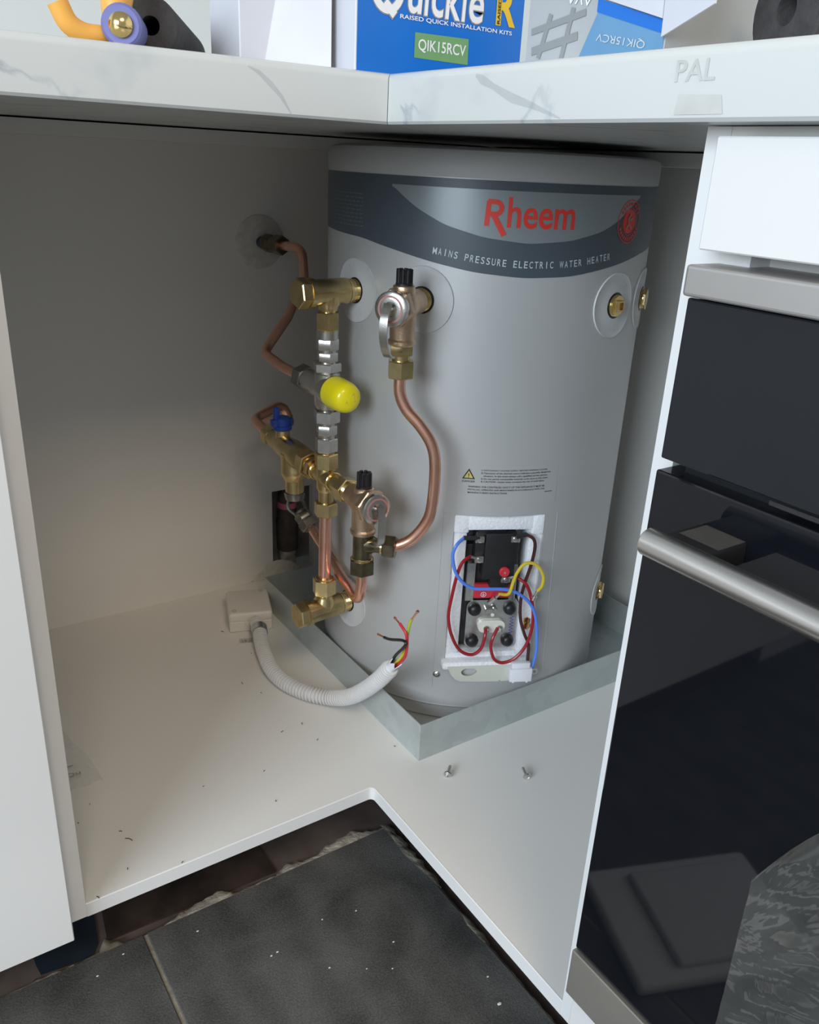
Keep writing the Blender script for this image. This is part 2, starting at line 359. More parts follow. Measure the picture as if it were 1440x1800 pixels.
def textmb(body, x0, y0, w, h, bold=0.0, shear=0.0):      # flat text fitted to a box in u,v
    cu = bpy.data.curves.new('t', 'FONT'); cu.body = body; cu.size = 1; cu.offset = bold; cu.shear = shear; cu.resolution_u = 4
    o = bpy.data.objects.new('t', cu); COL.objects.link(o); dg = bpy.context.evaluated_depsgraph_get(); dg.update()
    me = bpy.data.meshes.new_from_object(o.evaluated_get(dg)); vs = [v.co.copy() for v in me.vertices]; fs = [list(p.vertices) for p in me.polygons]
    bpy.data.objects.remove(o); bpy.data.curves.remove(cu); bpy.data.meshes.remove(me)
    xa, xb = min(v.x for v in vs), max(v.x for v in vs); ya, yb = min(v.y for v in vs), max(v.y for v in vs)
    return MB().add([(x0+(v.x-xa)/(xb-xa)*w, y0+(v.y-ya)/(yb-ya)*h, 0) for v in vs], fs)
def lift(mb, d=0.0002): return mb.map(lambda v: (v.x, v.y, v.z+d))
def disc2(cx, cy, rx, ry, n=24):
    return MB().add([(cx+rx*math.cos(2*math.pi*i/n), cy+ry*math.sin(2*math.pi*i/n), 0) for i in range(n)], [tuple(range(n))])

# ------------------------------------------------------------------ dimensions
A, B = 0.3259, 0.3214         # cabinet opening: left panel at x=-A, oven panel at y=-B
H, T = 0.704, 0.037           # underside and thickness of the worktop (shelf top is z = 0)
OV = 0.030                    # worktop overhang
D, XR = 0.5424, 0.566         # faces of the back panels
ZF = -0.166                   # tiled floor

# ------------------------------------------------------------------ setting
fl = thing('floor', None, None, (-0.8, -0.6, ZF), kind='structure')
MB().box(-3.0, 1.2, -3.0, 1.0, -0.22, ZF-0.010).part('subfloor', 'old_floor_brown', fl)
g = 0.004
gx = [-3.0, -2.254, -1.754, -1.254, -0.754, -0.254, 0.080]
gy = [-3.0, -2.315, -1.915, -1.515, -1.115, -0.715, -0.315, 0.084]
for i in range(len(gx)-1):
    for j in range(len(gy)-1):
        x0, x1, y0, y1 = gx[i]+g*0.5, gx[i+1]-(g*0.5 if i < len(gx)-2 else 0), gy[j]+g*0.5, gy[j+1]-(g*0.5 if j < len(gy)-2 else 0)
        if j == len(gy)-2 or j == len(gy)-3:     # the far row runs long: no cross joint in view
            if j == len(gy)-3: continue
            y0 = gy[j-1]+g*0.5
        MB().bevbox(x0, x1, y0, y1, ZF-0.011, ZF+random.uniform(-0.0004, 0.0004), 0.0012, 1).part('tile', 'slate_a' if (i+j) % 2 else 'slate_b', fl, smooth=0)
MB().box(-3.0, 0.079, -3.0, 0.083, ZF-0.011, ZF-0.0018).part('grout_joint', 'grout', fl)
# broken mortar along the cut tile edges
def mortar(pts, side, z):
    mb = MB(); rows = []
    dense = []
    for i in range(len(pts)-1):
        n = max(2, int((Vector(pts[i+1])-Vector(pts[i])).length/0.006))
        for k in range(n): t = k/n; dense.append([pts[i][c]*(1-t)+pts[i+1][c]*t for c in (0, 1, 2)])
    dense.append(list(pts[-1])); vs = []; fs = []; m = 5
    for (x, y, w) in dense:
        w = max(0.002, w*(1+random.uniform(-0.18, 0.18)))
        for k in range(m):
            s = k/(m-1); h = (0.0095*(1-s)**0.7+random.uniform(-0.0012, 0.0012)) if 0 < k < m-1 else (0.0095 if k == 0 else -0.001)
            o = s*w+(random.uniform(-0.0008, 0.0008) if k else -0.0015)
            vs.append((x, y+o, z+h) if side == 'y' else (x+o, y, z+h))
    for i in range(len(dense)-1):
        for k in range(m-1): fs.append((i*m+k, i*m+k+1, (i+1)*m+k+1, (i+1)*m+k))
    return mb.add(vs, fs)
Y0 = 0.0845
mortar([(-0.42, Y0, 0.003), (-0.40, Y0, 0.005), (-0.371, Y0, 0.009), (-0.345, Y0, 0.007), (-0.333, Y0, 0.005)], 'y', ZF-0.010).part('mortar_bed', 'mortar', fl, smooth=60)
mortar([(-0.333, Y0, 0.004), (-0.305, Y0, 0.008), (-0.294, Y0, 0.024), (-0.286, Y0, 0.020), (-0.278, Y0, 0.006), (-0.256, Y0, 0.005), (-0.233, Y0, 0.004)], 'y', ZF-0.010).part('mortar_bed', 'grout', fl, smooth=60)
mortar([(-0.233, Y0, 0.003), (-0.215, Y0, 0.013), (-0.185, Y0, 0.022), (-0.158, Y0, 0.026), (-0.147, Y0, 0.022), (-0.143, Y0, 0.010), (-0.12, Y0, 0.006), (-0.086, Y0, 0.007)], 'y', ZF-0.010).part('mortar_bed', 'mortar', fl, smooth=60)
mortar([(-0.086, Y0, 0.008), (-0.065, Y0, 0.017), (-0.04, Y0, 0.014), (-0.023, Y0, 0.013), (0.0, Y0, 0.020), (0.015, Y0, 0.025), (0.037, Y0, 0.024), (0.06, Y0, 0.014), (0.082, Y0, 0.006)], 'y', ZF-0.010).part('mortar_bed', 'mortar', fl, smooth=60)
mortar([(0.0725, 0.088, 0.014), (0.074, 0.06, 0.015), (0.0715, 0.03, 0.018), (0.075, 0.0, 0.015), (0.0785, -0.025, 0.011), (0.0795, -0.04, 0.004)], 'x', ZF-0.0065).part('mortar_bed', 'mortar', fl, smooth=60)
mortar([(0.080, -0.04, 0.004), (0.080, -0.07, 0.003), (0.079, -0.09, 0.006), (0.076, -0.105, 0.013), (0.077, -0.125, 0.012), (0.080, -0.145, 0.003), (0.080, -0.24, 0.002), (0.080, -0.33, 0.003)], 'x', ZF-0.0075).part('mortar_bed', 'mortar', fl, smooth=60)
MB().prism([(-0.292, 0.104), (-0.080, 0.0975), (-0.083, 0.145), (-0.10, 0.24), (-0.288, 0.24), (-0.286, 0.15)], ZF-0.0105, ZF-0.0075).part('old_slate', 'old_floor_dark', fl, smooth=0)
MB().prism([(-0.366, 0.098), (-0.330, 0.094), (-0.310, 0.094), (-0.301, 0.108), (-0.296, 0.145), (-0.295, 0.24), (-0.372, 0.24), (-0.368, 0.112)], ZF-0.0105, ZF-0.0082).part('navy_patch', 'navy_patch', fl, smooth=0)  # thin dark navy patch laid on the old floor

wl = MB().box(-3.0, 1.2, D+0.075, D+0.175, -0.22, 2.2).solo('wall_left', 'wall_paint', kind='structure', smooth=0)
wr = MB().box(XR+0.060, XR+0.160, -3.0, D+0.075, -0.22, 2.2).solo('wall_right', 'wall_paint', kind='structure', smooth=0)

# ------------------------------------------------------------------ corner cabinet
cc = thing('corner_cabinet', 'open white melamine corner cabinet with an L-shaped base panel', 'cabinet', (0.1, 0.1, -0.016))
ir = 0.006
arc = [(-ir+ir*math.cos(a), ir-0+ir*math.sin(a)) for a in [R_(-90+k*15) for k in range(7)]]
# inner corner of the cut-out, a little rounded; edging stands 1 mm proud
def lpoly(o):
    return [(-A, -o), (-o-ir, -o)]+[(-o-ir+ir*math.sin(a), -o-ir+ir*math.cos(a)) for a in [R_(k*15) for k in range(1, 6)]]+[(-o, -o-ir), (-o, -B), (XR, -B), (XR, D), (-A, D)]
MB().prism(lpoly(0.0), -0.016, 0.0).part('base_panel', 'melamine', cc, smooth=0)
ed = MB(); lp = lpoly(0.0)[:9]; lo = lpoly(0.0009)[:9]
n = len(lp); vs = []; fs = []
for (a, b) in zip(lp, lo): vs += [(a[0], a[1], -0.0162), (b[0], b[1], -0.0162), (b[0], b[1], -0.0004), (a[0], a[1], 0.0003)]
for i in range(n-1):
    for k in range(4): fs.append((4*i+k, 4*i+(k+1) % 4, 4*i+4+(k+1) % 4, 4*i+4+k))
fs += [(0, 1, 2, 3), tuple(4*(n-1)+k for k in (3, 2, 1, 0))]
ed.add(vs, fs).part('edging_strip', 'melamine_edge', cc, smooth=0)
# left back panel with a cut-out for the old pipe
hx0, hx1, hz0, hz1 = 0.128, 0.206, 0.004, 0.158
bp = MB()
bp.box(-A, hx0, D, D+0.016, 0.0, H).box(hx1, XR+0.016, D, D+0.016, 0.0, H).box(hx0, hx1, D, D+0.016, hz1, H).box(hx0, hx1, D, D+0.016, 0.0, hz0)
bp.part('back_panel', 'melamine', cc, smooth=0)
MB().box(hx0-0.05, hx1+0.05, D+0.068, D+0.0745, -0.01, 0.22).part('masonry', 'void_dark', cc, 'rough dark masonry seen through the cut-out')
MB().box(XR, XR+0.016, -B, D, 0.0, H).part('back_panel', 'melamine', cc, smooth=0)
MB().box(-A, XR, D-0.09, D, H-0.018, H-0.002).box(XR-0.10, XR, -B, D-0.09, H-0.018, H-0.002).part('top_rail', 'melamine', cc, smooth=0)

# ------------------------------------------------------------------ left base cabinet (continues out of the picture)
lc = thing('base_cabinet', 'white base cabinet with a flat door at the end of the marble worktop', 'cabinet', (-0.65, 0.2, -0.16))
MB().box(-A-0.0165, -A, 0.0, D, -0.0165, H-0.001).part('side_panel', 'melamine_edge', lc, smooth=0)
MB().box(-0.95, -A-0.0165, 0.0, D, -0.016, 0.0).box(-0.95, -0.934, 0.0, D, 0.0, H-0.001).part('carcass', 'melamine', lc, smooth=0)
MB().bevbox(-0.948, -A-0.0168, -0.020, -0.002, -0.0188, H-0.006, 0.0008, 1).part('door', 'front_white', lc, smooth=0)
for lx in (-0.40, -0.90):
    for ly in (0.30, 0.48): MB().lathe((lx, ly, 0), (0, 0, 1), [(ZF-0.010, 0.026), (ZF-0.004, 0.026), (ZF+0.004, 0.014), (-0.03, 0.014), (-0.02, 0.024), (-0.0162, 0.024)], 20).part('leg', 'black_plastic', lc)
lc2 = thing('base_cabinet', 'white base cabinet beyond the one beside the open corner', 'cabinet', (-1.45, 0.2, -0.16))
MB().box(-1.95, -0.951, 0.0, D, -0.016, H-0.001).part('carcass', 'melamine', lc2, smooth=0)
for x in (-1.949, -1.449): MB().bevbox(x, x+0.497, -0.020, -0.0005, -0.0188, H-0.006, 0.0008, 1).part('door', 'front_white', lc2, smooth=0)
MB().box(-1.94, -0.97, 0.09, 0.11, ZF-0.01, -0.016).part('kickboard', 'melamine_edge', lc2, smooth=0)

# ------------------------------------------------------------------ worktop: two lengths mitred at the corner
def roundprof(n=5, r=0.006):
    pts = [(0.0, H+0.0015)]
    pts = [(0.0015, H), (0.0, H+0.002)]
    for k in range(n+1):
        a = R_(90*k/n); pts.append((r-r*math.cos(a), H+T-r+r*math.sin(a)))
    return pts
gm = 0.0004
YB, XB = D+0.075, XR+0.060
def wleft():
    # polygon with the mitre running 45 degrees from the inner corner to the back
    pr = roundprof(); n = len(pr); vs = []; fs = []
    for (o, z) in pr: vs.append((-1.95, -OV+o, z))
    for (o, z) in pr: vs.append((-OV+o-gm, -OV+o, z))
    e = min(YB, XB)
    vs += [(-1.95, YB, H), (-1.95, YB, H+T), (e-gm, YB, H), (e-gm, YB, H+T)]
    b = 2*n
    for i in range(n-1): fs.append((i, i+1, n+i+1, n+i))
    fs += [(0, n, b+2, b), (n-1, b+1, b+3, 2*n-1), tuple(range(n))+(b+1, b), tuple(range(n, 2*n))+(b+3, b+2), (b, b+2, b+3, b+1)]
    return MB().add(vs, fs)
def wright():
    pr = roundprof(); n = len(pr); vs = []; fs = []
    for (o, z) in pr: vs.append((-OV+o, -1.6, z))
    for (o, z) in pr: vs.append((-OV+o, -OV+o-gm, z))
    e = min(YB, XB)
    vs += [(XB, -1.6, H), (XB, -1.6, H+T), (XB, e-gm, H), (XB, e-gm, H+T)]
    b = 2*n
    for i in range(n-1): fs.append((i, i+1, n+i+1, n+i))
    fs += [(0, n, b+2, b), (n-1, b+1, b+3, 2*n-1), tuple(range(n))+(b+1, b), tuple(range(n, 2*n))+(b+3, b+2), (b, b+2, b+3, b+1)]
    return MB().add(vs, fs)
wk0 = wleft().solo('worktop', 'marble', 'white marbled worktop length over the empty side of the corner cabinet', 'worktop', base=(-0.9, 0.2, H))
wk = wright().solo('worktop', 'marble', 'white marbled worktop length running over the heater and the oven', 'worktop', base=(0.2, -0.6, H))
def taper(pts, ws):
    mb = stroke(pts, 1.0); n = len(pts)
    for i in range(n):
        c = Vector((pts[i][0], pts[i][1], 0)); 
        for k in (0, 1): mb.v[2*i+k] = c+(mb.v[2*i+k]-c)*ws[i]
    return mb
taper([(-0.1494, 0.7350), (-0.1411, 0.7318), (-0.1323, 0.7252), (-0.1233, 0.7171), (-0.1154, 0.7060)], [0.001, 0.003, 0.004, 0.003, 0.0012]).map(lambda v: (v.x, -OV-0.0003, v.y)).part('marble_vein', 'vein', wk0, smooth=0)
taper([(0.1429, 0.7345), (0.1500, 0.7315), (0.1631, 0.7267), (0.1832, 0.7193), (0.2037, 0.7145), (0.2318, 0.7065)], [0.002, 0.006, 0.004, 0.006, 0.004, 0.001]).map(lambda v: (-OV-0.0003, -v.x, v.y)).part('marble_vein', 'vein', wk, smooth=0)
# tape residue with ghost lettering on the front edge
def onedge(mb): return mb.map(lambda v: (-OV-0.0003+v.z, -v.x, v.y))
onedge(textmb('PAL', 0.318, 0.7235, 0.026, 0.0105, 0.01)).part('lettering', 'residue', wk, 'ghost lettering left by tape', smooth=0)
onedge(MB().add([(0.321, 0.7075, 0), (0.3525, 0.7075, 0), (0.350, 0.7165, 0), (0.3225, 0.7175, 0)], [(0, 1, 2, 3)])).part('tape_residue', 'residue_light', wk, smooth=0)

# ------------------------------------------------------------------ oven cabinet and oven
oc = thing('oven_cabinet', 'white oven housing cabinet with a narrow flat top front', 'cabinet', (0.27, -0.65, -0.16))
MB().box(-0.0005, XR, -B-0.0160, -B, -0.0165, H-0.0005).part('side_panel', 'melamine_edge', oc, smooth=0)
MB().box(0.0, XR, -0.985, -0.969, -0.0165, H-0.0005).part('side_panel', 'melamine', oc, smooth=0)
MB().box(0.0, 0.30, -0.969, -B-0.016, H-0.0165, H-0.0005).part('top_rail', 'melamine', oc, smooth=0)
MB().bevbox(-0.0235, -0.0055, -0.967, -0.3465, 0.640, 0.6975, 0.0008, 1).part('top_front', 'front_white', oc, smooth=0)
MB().box(-0.0005, 0.02, -0.365, -B-0.016, 0.628, 0.640).part('rail_end', 'melamine_edge', oc, smooth=0)
MB().box(0.018, 0.03, -0.967, -B-0.016, 0.50, 0.645).part('rear_rail', 'melamine', oc, smooth=0)
MB().box(0.0, 0.30, -0.969, -B-0.016, -0.0165, 0.0).part('base_panel', 'melamine_edge', oc, smooth=0)
MB().bevbox(-0.020, -0.002, -0.967, -0.3465, -0.0188, 0.049, 0.0008, 1).part('lower_front', 'front_white', oc, smooth=0)
MB().box(0.090, 0.105, -0.97, -0.33, ZF-0.010, -0.0165).part('kickboard', 'melamine_edge', oc, smooth=0)

ov = thing('built_in_oven', 'built-in oven with black glass door and brushed steel bar handle', 'oven', (0.2, -0.645, 0.0))
y0, y1 = -0.938, -0.3425
MB().box(0.03, 0.50, -0.93, -0.35, 0.012, 0.63).part('housing', 'slot_dark', ov, smooth=0)
MB().bevbox(-0.0265, 0.0295, y0, y1, 0.6145, 0.632, 0.0022, 3).part('top_trim', 'fascia_steel', ov, smooth=0)
MB().bevbox(-0.0215, 0.0295, y0+0.001, y1-0.001, 0.517, 0.6135, 0.0012, 2).part('control_panel', 'glass_panel', ov, smooth=0)
MB().box(-0.010, 0.0295, y0+0.004, y1-0.012, 0.505, 0.5175).part('vent_slot', 'slot_dark', ov, smooth=0)
MB().bevbox(-0.0225, -0.0205, y0+0.06, -0.42, 0.5135, 0.5165, 0.0006, 1).part('vent_lip', 'bakelite', ov, smooth=0)
dr = MB().bevbox(-0.0225, 0.0, y0, y1, 0.1015, 0.5095, 0.0015, 2).part('door', 'glass_dark', ov, 'glossy black glass door', smooth=0)
HX, HZ = -0.0600, 0.4815
MB().cyl((HX, -0.3735, HZ), (0, -1, 0), 0, 0.53, 0.0084, 40, 0.0012).part('handle_bar', 'brushed_steel', dr)
for yy in (-0.398, -0.882):
    MB().bevbox(HX+0.004, -0.022, yy-0.016, yy+0.016, HZ-0.007, HZ+0.007, 0.002, 2).part('handle_bracket', 'black_plastic', dr)
MB().bevbox(-0.0255, 0.0, y0, y1, 0.053, 0.1005, 0.0008, 2).part('bottom_trim', 'trim_steel', ov, smooth=0)
MB().add([(HX+0.012, -0.386, HZ+0.0073), (HX+0.012, -0.413, HZ+0.0073), (-0.0235, -0.413, HZ+0.0073), (-0.0235, -0.386, HZ+0.0073)], [(0, 1, 2, 3)]).part('dust_film', 'dust', dr, 'pale dust on the handle bracket', smooth=0)
# crumpled clear film still clinging to the lower part of the door
fm = MB(); nu, nv = 60, 60; vs = []; fs = []; rnd = random.Random(3)
ph = [(rnd.uniform(20, 160), rnd.uniform(20, 160), rnd.uniform(0, 6), rnd.uniform(0.2, 1)) for _ in range(14)]
for i in range(nu):
    for j in range(nv):
        s, t = i/(nu-1), j/(nv-1)
        y = -0.4655-0.002*(1-t)-s*0.36; ztop = 0.284+min(s*0.36, 0.05)*2.0+0.004*math.sin(s*31)
        z = 0.112+t*(ztop-0.112); h = sum(a*abs(math.sin(y*f+z*g2+p_)) for f, g2, p_, a in ph)/6
        vs.append((-0.0232-0.017*h*h*min(1, s*5+0.05, (1-s)*8+0.1, (1-t)*6+0.1), y, z))
for i in range(nu-1):
    for j in range(nv-1): fs.append((i*nv+j, (i+1)*nv+j, (i+1)*nv+j+1, i*nv+j+1))
fm.add(vs, fs).solo('plastic_film', 'crumpled_film', 'crumpled clear plastic film clinging to the oven door', 'plastic film', smooth=80)
# heater access cover on the floor in front of the oven (seen mirrored in the door)
cv = thing('access_cover', 'grey plastic access cover lying on the slate floor before the oven', 'cover', (-0.36, -0.24, ZF))
def turn(mb, cx, cy, deg):
    c, s_ = math.cos(R_(deg)), math.sin(R_(deg)); return mb.map(lambda v: (cx+v.x*c-v.y*s_, cy+v.x*s_+v.y*c, v.z))
turn(MB().bevbox(-0.115, 0.115, -0.085, 0.085, ZF, ZF+0.018, 0.008, 3), -0.36, -0.245, 22).part('shell', 'cover_grey', cv)
turn(MB().bevbox(-0.105, 0.060, -0.070, 0.066, ZF+0.016, ZF+0.026, 0.006, 3), -0.36, -0.245, 22).part('raised_panel', 'cover_grey', cv)

# ------------------------------------------------------------------ safety tray
px, py, pw, pd, ph_ = 0.0717, 0.010, 0.4503, 0.4444, 0.052
tr = thing('safety_tray', 'galvanised steel safety tray under the water heater', 'tray', (px+pw/2, py+pd/2, 0.0))
tk = 0.0013
MB().box(px, px+pw, py, py+pd, 0.0002, 0.0014).part('tray_base', 'galvanised', tr, smooth=0)
MB().box(px, px+tk, py, py+pd, 0.0014, ph_).part('tray_wall', 'galvanised', tr, smooth=0)
MB().box(px+tk, px+pw, py, py+tk, 0.0014, ph_).part('tray_wall', 'galvanised', tr, smooth=0)
MB().box(px+pw-tk, px+pw, py+tk, py+pd, 0.0014, ph_).part('tray_wall', 'galvanised', tr, smooth=0)
MB().box(px+tk, px+pw-tk, py+pd-tk, py+pd, 0.0014, ph_).part('tray_wall', 'galvanised', tr, smooth=0)

# ------------------------------------------------------------------ water heater
KX, KY, KR = 0.2775, 0.2129, 0.1998
T0 = R_(-116.0)
def onc(s, z, d=0.0):
    th = T0+s/KR; return Vector((KX+(KR+d)*math.cos(th), KY+(KR+d)*math.sin(th), z))
def bend(mb, d=0.0006): return mb.map(lambda v: onc(v.x, v.y, d+v.z))
RN = Vector((math.cos(T0), math.sin(T0), 0)); TN = Vector((-math.sin(T0), math.cos(T0), 0)); KC = Vector((KX, KY, 0))
def loc(u, z, w): return KC+TN*u+RN*w+Vector((0, 0, z))
def flat(mb): return mb.map(lambda v: loc(v.x, v.z, v.y))      # local x=u, y=w (outwards), z

wh = thing('water_heater', 'tall grey cylindrical electric water heater standing in a galvanised tray', 'water heater', (KX, KY, 0.0015))
# shell with the service window cut out
ws0, ws1, wz0, wz1 = -0.0568, 0.0562, 0.0865, 0.2935
cols = sorted(set([round(-math.pi*KR+i*2*math.pi*KR/144, 6) for i in range(144)]+[ws0, ws1]))
cols = [c for c in cols if c in (ws0, ws1) or min(abs(c-ws0), abs(c-ws1)) > 0.003]
lev = [(0.0212, 0.0), (0.0232, 0.0009), (0.0252, 0.0), (wz0, 0.0), (wz1, 0.0), (0.45, 0.0), (0.6645, 0.0)]
vs = [onc(c, z, d) for z, d in lev for c in cols]; nc = len(cols); fs = []
for j in range(len(lev)-1):
    for i in range(nc):
        k = (i+1) % nc
        if j == 3 and ws0-1e-6 <= cols[i] < ws1-1e-6 and k: continue
        fs.append((j*nc+i, j*nc+k, (j+1)*nc+k, (j+1)*nc+i))
body = MB().add(vs, fs)
# folded return around the window
wc = [c for c in cols if ws0-1e-6 <= c <= ws1+1e-6]
ringp = [(c, wz0) for c in wc]+[(c, wz1) for c in reversed(wc)]
vs = [onc(s, z, d) for s, z in ringp for d in (0.0, -0.006)]; m = len(ringp)
body.add(vs, [(2*i, 2*i+1, (2*((i+1) % m))+1, 2*((i+1) % m)) for i in range(m)])
body.part('shell', 'heater_paint', wh, smooth=30)
MB().lathe((KX, KY, 0), (0, 0, 1), [(0.0015, KR-0.004), (0.003, KR-0.0016), (0.0212, KR-0.0016)], 96).part('base_ring', 'heater_paint', wh)
MB().lathe((KX, KY, 0), (0, 0, 1), [(0.664, KR-0.004), (0.6645, KR+0.0006), (0.668, KR+0.0009), (0.686, KR+0.0009), (0.6905, KR-0.002), (0.693, KR-0.012)], 96).part('lid', 'lid_plastic', wh, 'grey moulded top cap')
# printed band
def patch(fb, ft, s0, s1, n, m, d):
    vs = []; fs = []
    for i in range(n+1):
        s = s0+(s1-s0)*i/n; zb, zt = fb(s), ft(s)
        for j in range(m+1): vs.append(onc(s, zb+(zt-zb)*j/m, d))
    for i in range(n):
        for j in range(m): fs.append((i*(m+1)+j, (i+1)*(m+1)+j, (i+1)*(m+1)+j+1, i*(m+1)+j+1))
    return MB().add(vs, fs)
def interp(tab):
    def f(s):
        if s <= tab[0][0]: return tab[0][1]
        for (a, b), (c, d) in zip(tab, tab[1:]):
            if s <= c:
                t = (s-a)/(c-a); return b+(d-b)*t
        return tab[-1][1]
    return f
def smoothf(tab, w=0.012):
    f = interp(tab); return lambda s: sum(f(s+k*w/4) for k in range(-4, 5))/9
bandb = smoothf([(-0.34, 0.600), (-0.2889, 0.5997), (-0.1976, 0.5966), (-0.1466, 0.5880), (-0.1023, 0.5795), (-0.0565, 0.5722), (-0.0032, 0.5685), (0.0509, 0.5709), (0.1093, 0.5805), (0.17, 0.5915), (0.2185, 0.5968), (0.30, 0.5990)])
patch(bandb, lambda s: 0.6635, -0.36, 0.32, 130, 2, 0.0004).part('label_band', 'band_print', wh, 'dark slate printed band')
arcb = smoothf([(-0.1536, 0.6540), (-0.1400, 0.6440), (-0.1214, 0.6323), (-0.0894, 0.6179), (-0.0477, 0.6078), (-0.0008, 0.6034), (0.0458, 0.6073), (0.0846, 0.6165), (0.1065, 0.6259), (0.13, 0.641), (0.1484, 0.6537)], 0.008)
patch(arcb, lambda s: 0.6545, -0.1536, 0.1484, 80, 2, 0.0008).part('label_panel', 'silver_print', wh, 'silver half-moon panel')
lg = stroke([(-0.0462, 0.6194), (-0.0450, 0.6440)], 0.0050)
bow = [(-0.0462, 0.6435)]+[(-0.0380+0.0062*math.sin(R_(a)), 0.6373+0.0060*math.cos(R_(a))) for a in range(0, 181, 20)]+[(-0.0440, 0.6315)]
lg.join(lift(stroke(bow, 0.0048))); lg.join(lift(stroke([(-0.0405, 0.6320), (-0.0275, 0.6110)], 0.0056), 0.0004))
lg.join(textmb('heem', -0.0252, 0.6185, 0.0735, 0.0300, 0.014))
bend(lg, 0.0013).part('logo_lettering', 'red_print', wh, 'red brand lettering', smooth=0)
txt = MB(); phrase = 'MAINS PRESSURE ELECTRIC WATER HEATER'
tb = smoothf([(-0.104, 0.5889), (-0.055, 0.5815), (-0.0067, 0.5784), (0.05, 0.5802), (0.105, 0.5888)], 0.02)
cw = 0.207/len(phrase)
for i, c in enumerate(phrase):
    if c == ' ': continue
    s = -0.102+i*cw; w = 0.0038 if c not in 'I1' else 0.0010
    if c in 'MW': w = 0.0047
    o = (cw-w)/2; slope = (tb(s+0.004)-tb(s-0.004))/0.008
    t = textmb(c, 0, 0, w, 0.0070, 0.006)
    t.map(lambda v, s=s, o=o, sl=slope: (s+o+v.x-v.y*sl, tb(s)+v.y+v.x*sl, v.z)); txt.join(t)
bend(txt, 0.0010).part('lettering', 'white_print', wh, 'pale lettering along the band', smooth=0)
# small print block and round badge
sp = MB()
for r in range(9):
    z = 0.642-r*0.0042; s = -0.268
    while s < -0.196:
        w = random.uniform(0.004, 0.011); sp.join(stroke([(s, z), (min(s+w, -0.196), z)], 0.0013)); s += w+0.002
bend(sp, 0.0010).part('small_print', 'faint_print', wh, smooth=0)
bx, bz = 0.1315, 0.6275
ba = MB().join(stroke([(bx+0.0215*math.cos(a/16*math.pi), bz+0.0225*math.sin(a/16*math.pi)) for a in range(32)], 0.0011, True))
ba.join(stroke([(bx+0.0135*math.cos(a/16*math.pi), bz+0.0142*math.sin(a/16*math.pi)) for a in range(32)], 0.0007, True))
for a in list(range(30, 151, 15))+list(range(205, 336, 13)):
    c, s_ = math.cos(R_(a)), math.sin(R_(a)); ba.join(stroke([(bx+0.0158*c, bz+0.0166*s_), (bx+0.0192*c, bz+0.0202*s_)], 0.0026))
bend(ba, 0.0011).part('badge_ring', 'red_print', wh, 'red round badge', smooth=0)
em = disc2(bx, bz, 0.0122, 0.0128)
bend(em, 0.0009).part('badge_disc', 'red_print', wh, smooth=0)
em = stroke([(bx-0.006, bz-0.008), (bx-0.001, bz-0.003), (bx-0.003, bz+0.003), (bx+0.002, bz+0.008)], 0.0030)
em.join(lift(stroke([(bx-0.001, bz-0.003), (bx+0.005, bz-0.008)], 0.0022))); em.join(lift(stroke([(bx-0.001, bz+0.001), (bx+0.006, bz+0.0035)], 0.0024), 0.0004))
bend(em, 0.0014).part('badge_emblem', 'pale_red_print', wh, smooth=0)
# warning sticker
st = patch(lambda s: 0.309, lambda s: 0.3575, -0.0725, 0.0665, 24, 1, 0.0003).part('warning_label', 'label_grey', wh, 'pale grey warning label with black print')
rows = [('1) DISCONNECT POWER SUPPLY BEFORE OPENING COVER.', -0.0300, 0.0511, 0.3505, 0.0021), ('2) Operation of the thermal cutout indicates a possibly dangerous', -0.0302, 0.0556, 0.3468, 0.0027),
        ('situation. In this event always call a qualified service person.', -0.0271, 0.0520, 0.3432, 0.0027), ('3) Do not permit combustible materials to be close to this cover.', -0.0299, 0.0528, 0.3397, 0.0027),
        ('4) CAUTION - hotter water increases the risk of scald injury.', -0.0299, 0.0483, 0.3362, 0.0027), ('WARNING: FOR CONTINUED SAFETY OF THIS APPLIANCE IT MUST BE', -0.0438, 0.0491, 0.3300, 0.0022),
        ('INSTALLED, OPERATED AND MAINTAINED IN ACCORDANCE WITH THE', -0.0439, 0.0496, 0.3262, 0.0022), ("MANUFACTURER'S INSTRUCTIONS.", -0.0439, 0.0029, 0.3226, 0.0022),
        ('DANGER', -0.0513, -0.0363, 0.3362, 0.0024)]
tx = MB()
for t, s0, s1, z, h in rows: tx.join(textmb(t, s0, z-0.0003, s1-s0, h, 0.008))
for q in range(6): tx.join(stroke([(0.0504+q*0.0017, 0.3231), (0.0516+q*0.0017, 0.3231)], 0.0010))
bend(tx, 0.0006).part('lettering', 'black_print', st, smooth=0)
def tri2(cx, cy, w, h): return MB().add([(cx-w/2, cy, 0), (cx+w/2, cy, 0), (cx, cy+h, 0)], [(0, 1, 2)])
bend(tri2(-0.0441, 0.3400, 0.0150, 0.0128), 0.0006).part('hazard_triangle', 'black_print', st, smooth=0)
bend(tri2(-0.0441, 0.3413, 0.0106, 0.0090), 0.0008).part('hazard_field', 'yellow_print', st, smooth=0)
ex = stroke([(-0.0441, 0.3470), (-0.0441, 0.3437)], 0.0010); ex.join(disc2(-0.0441, 0.3424, 0.0006, 0.0006, 10))
bend(ex, 0.0010).part('hazard_mark', 'black_print', st, smooth=0)
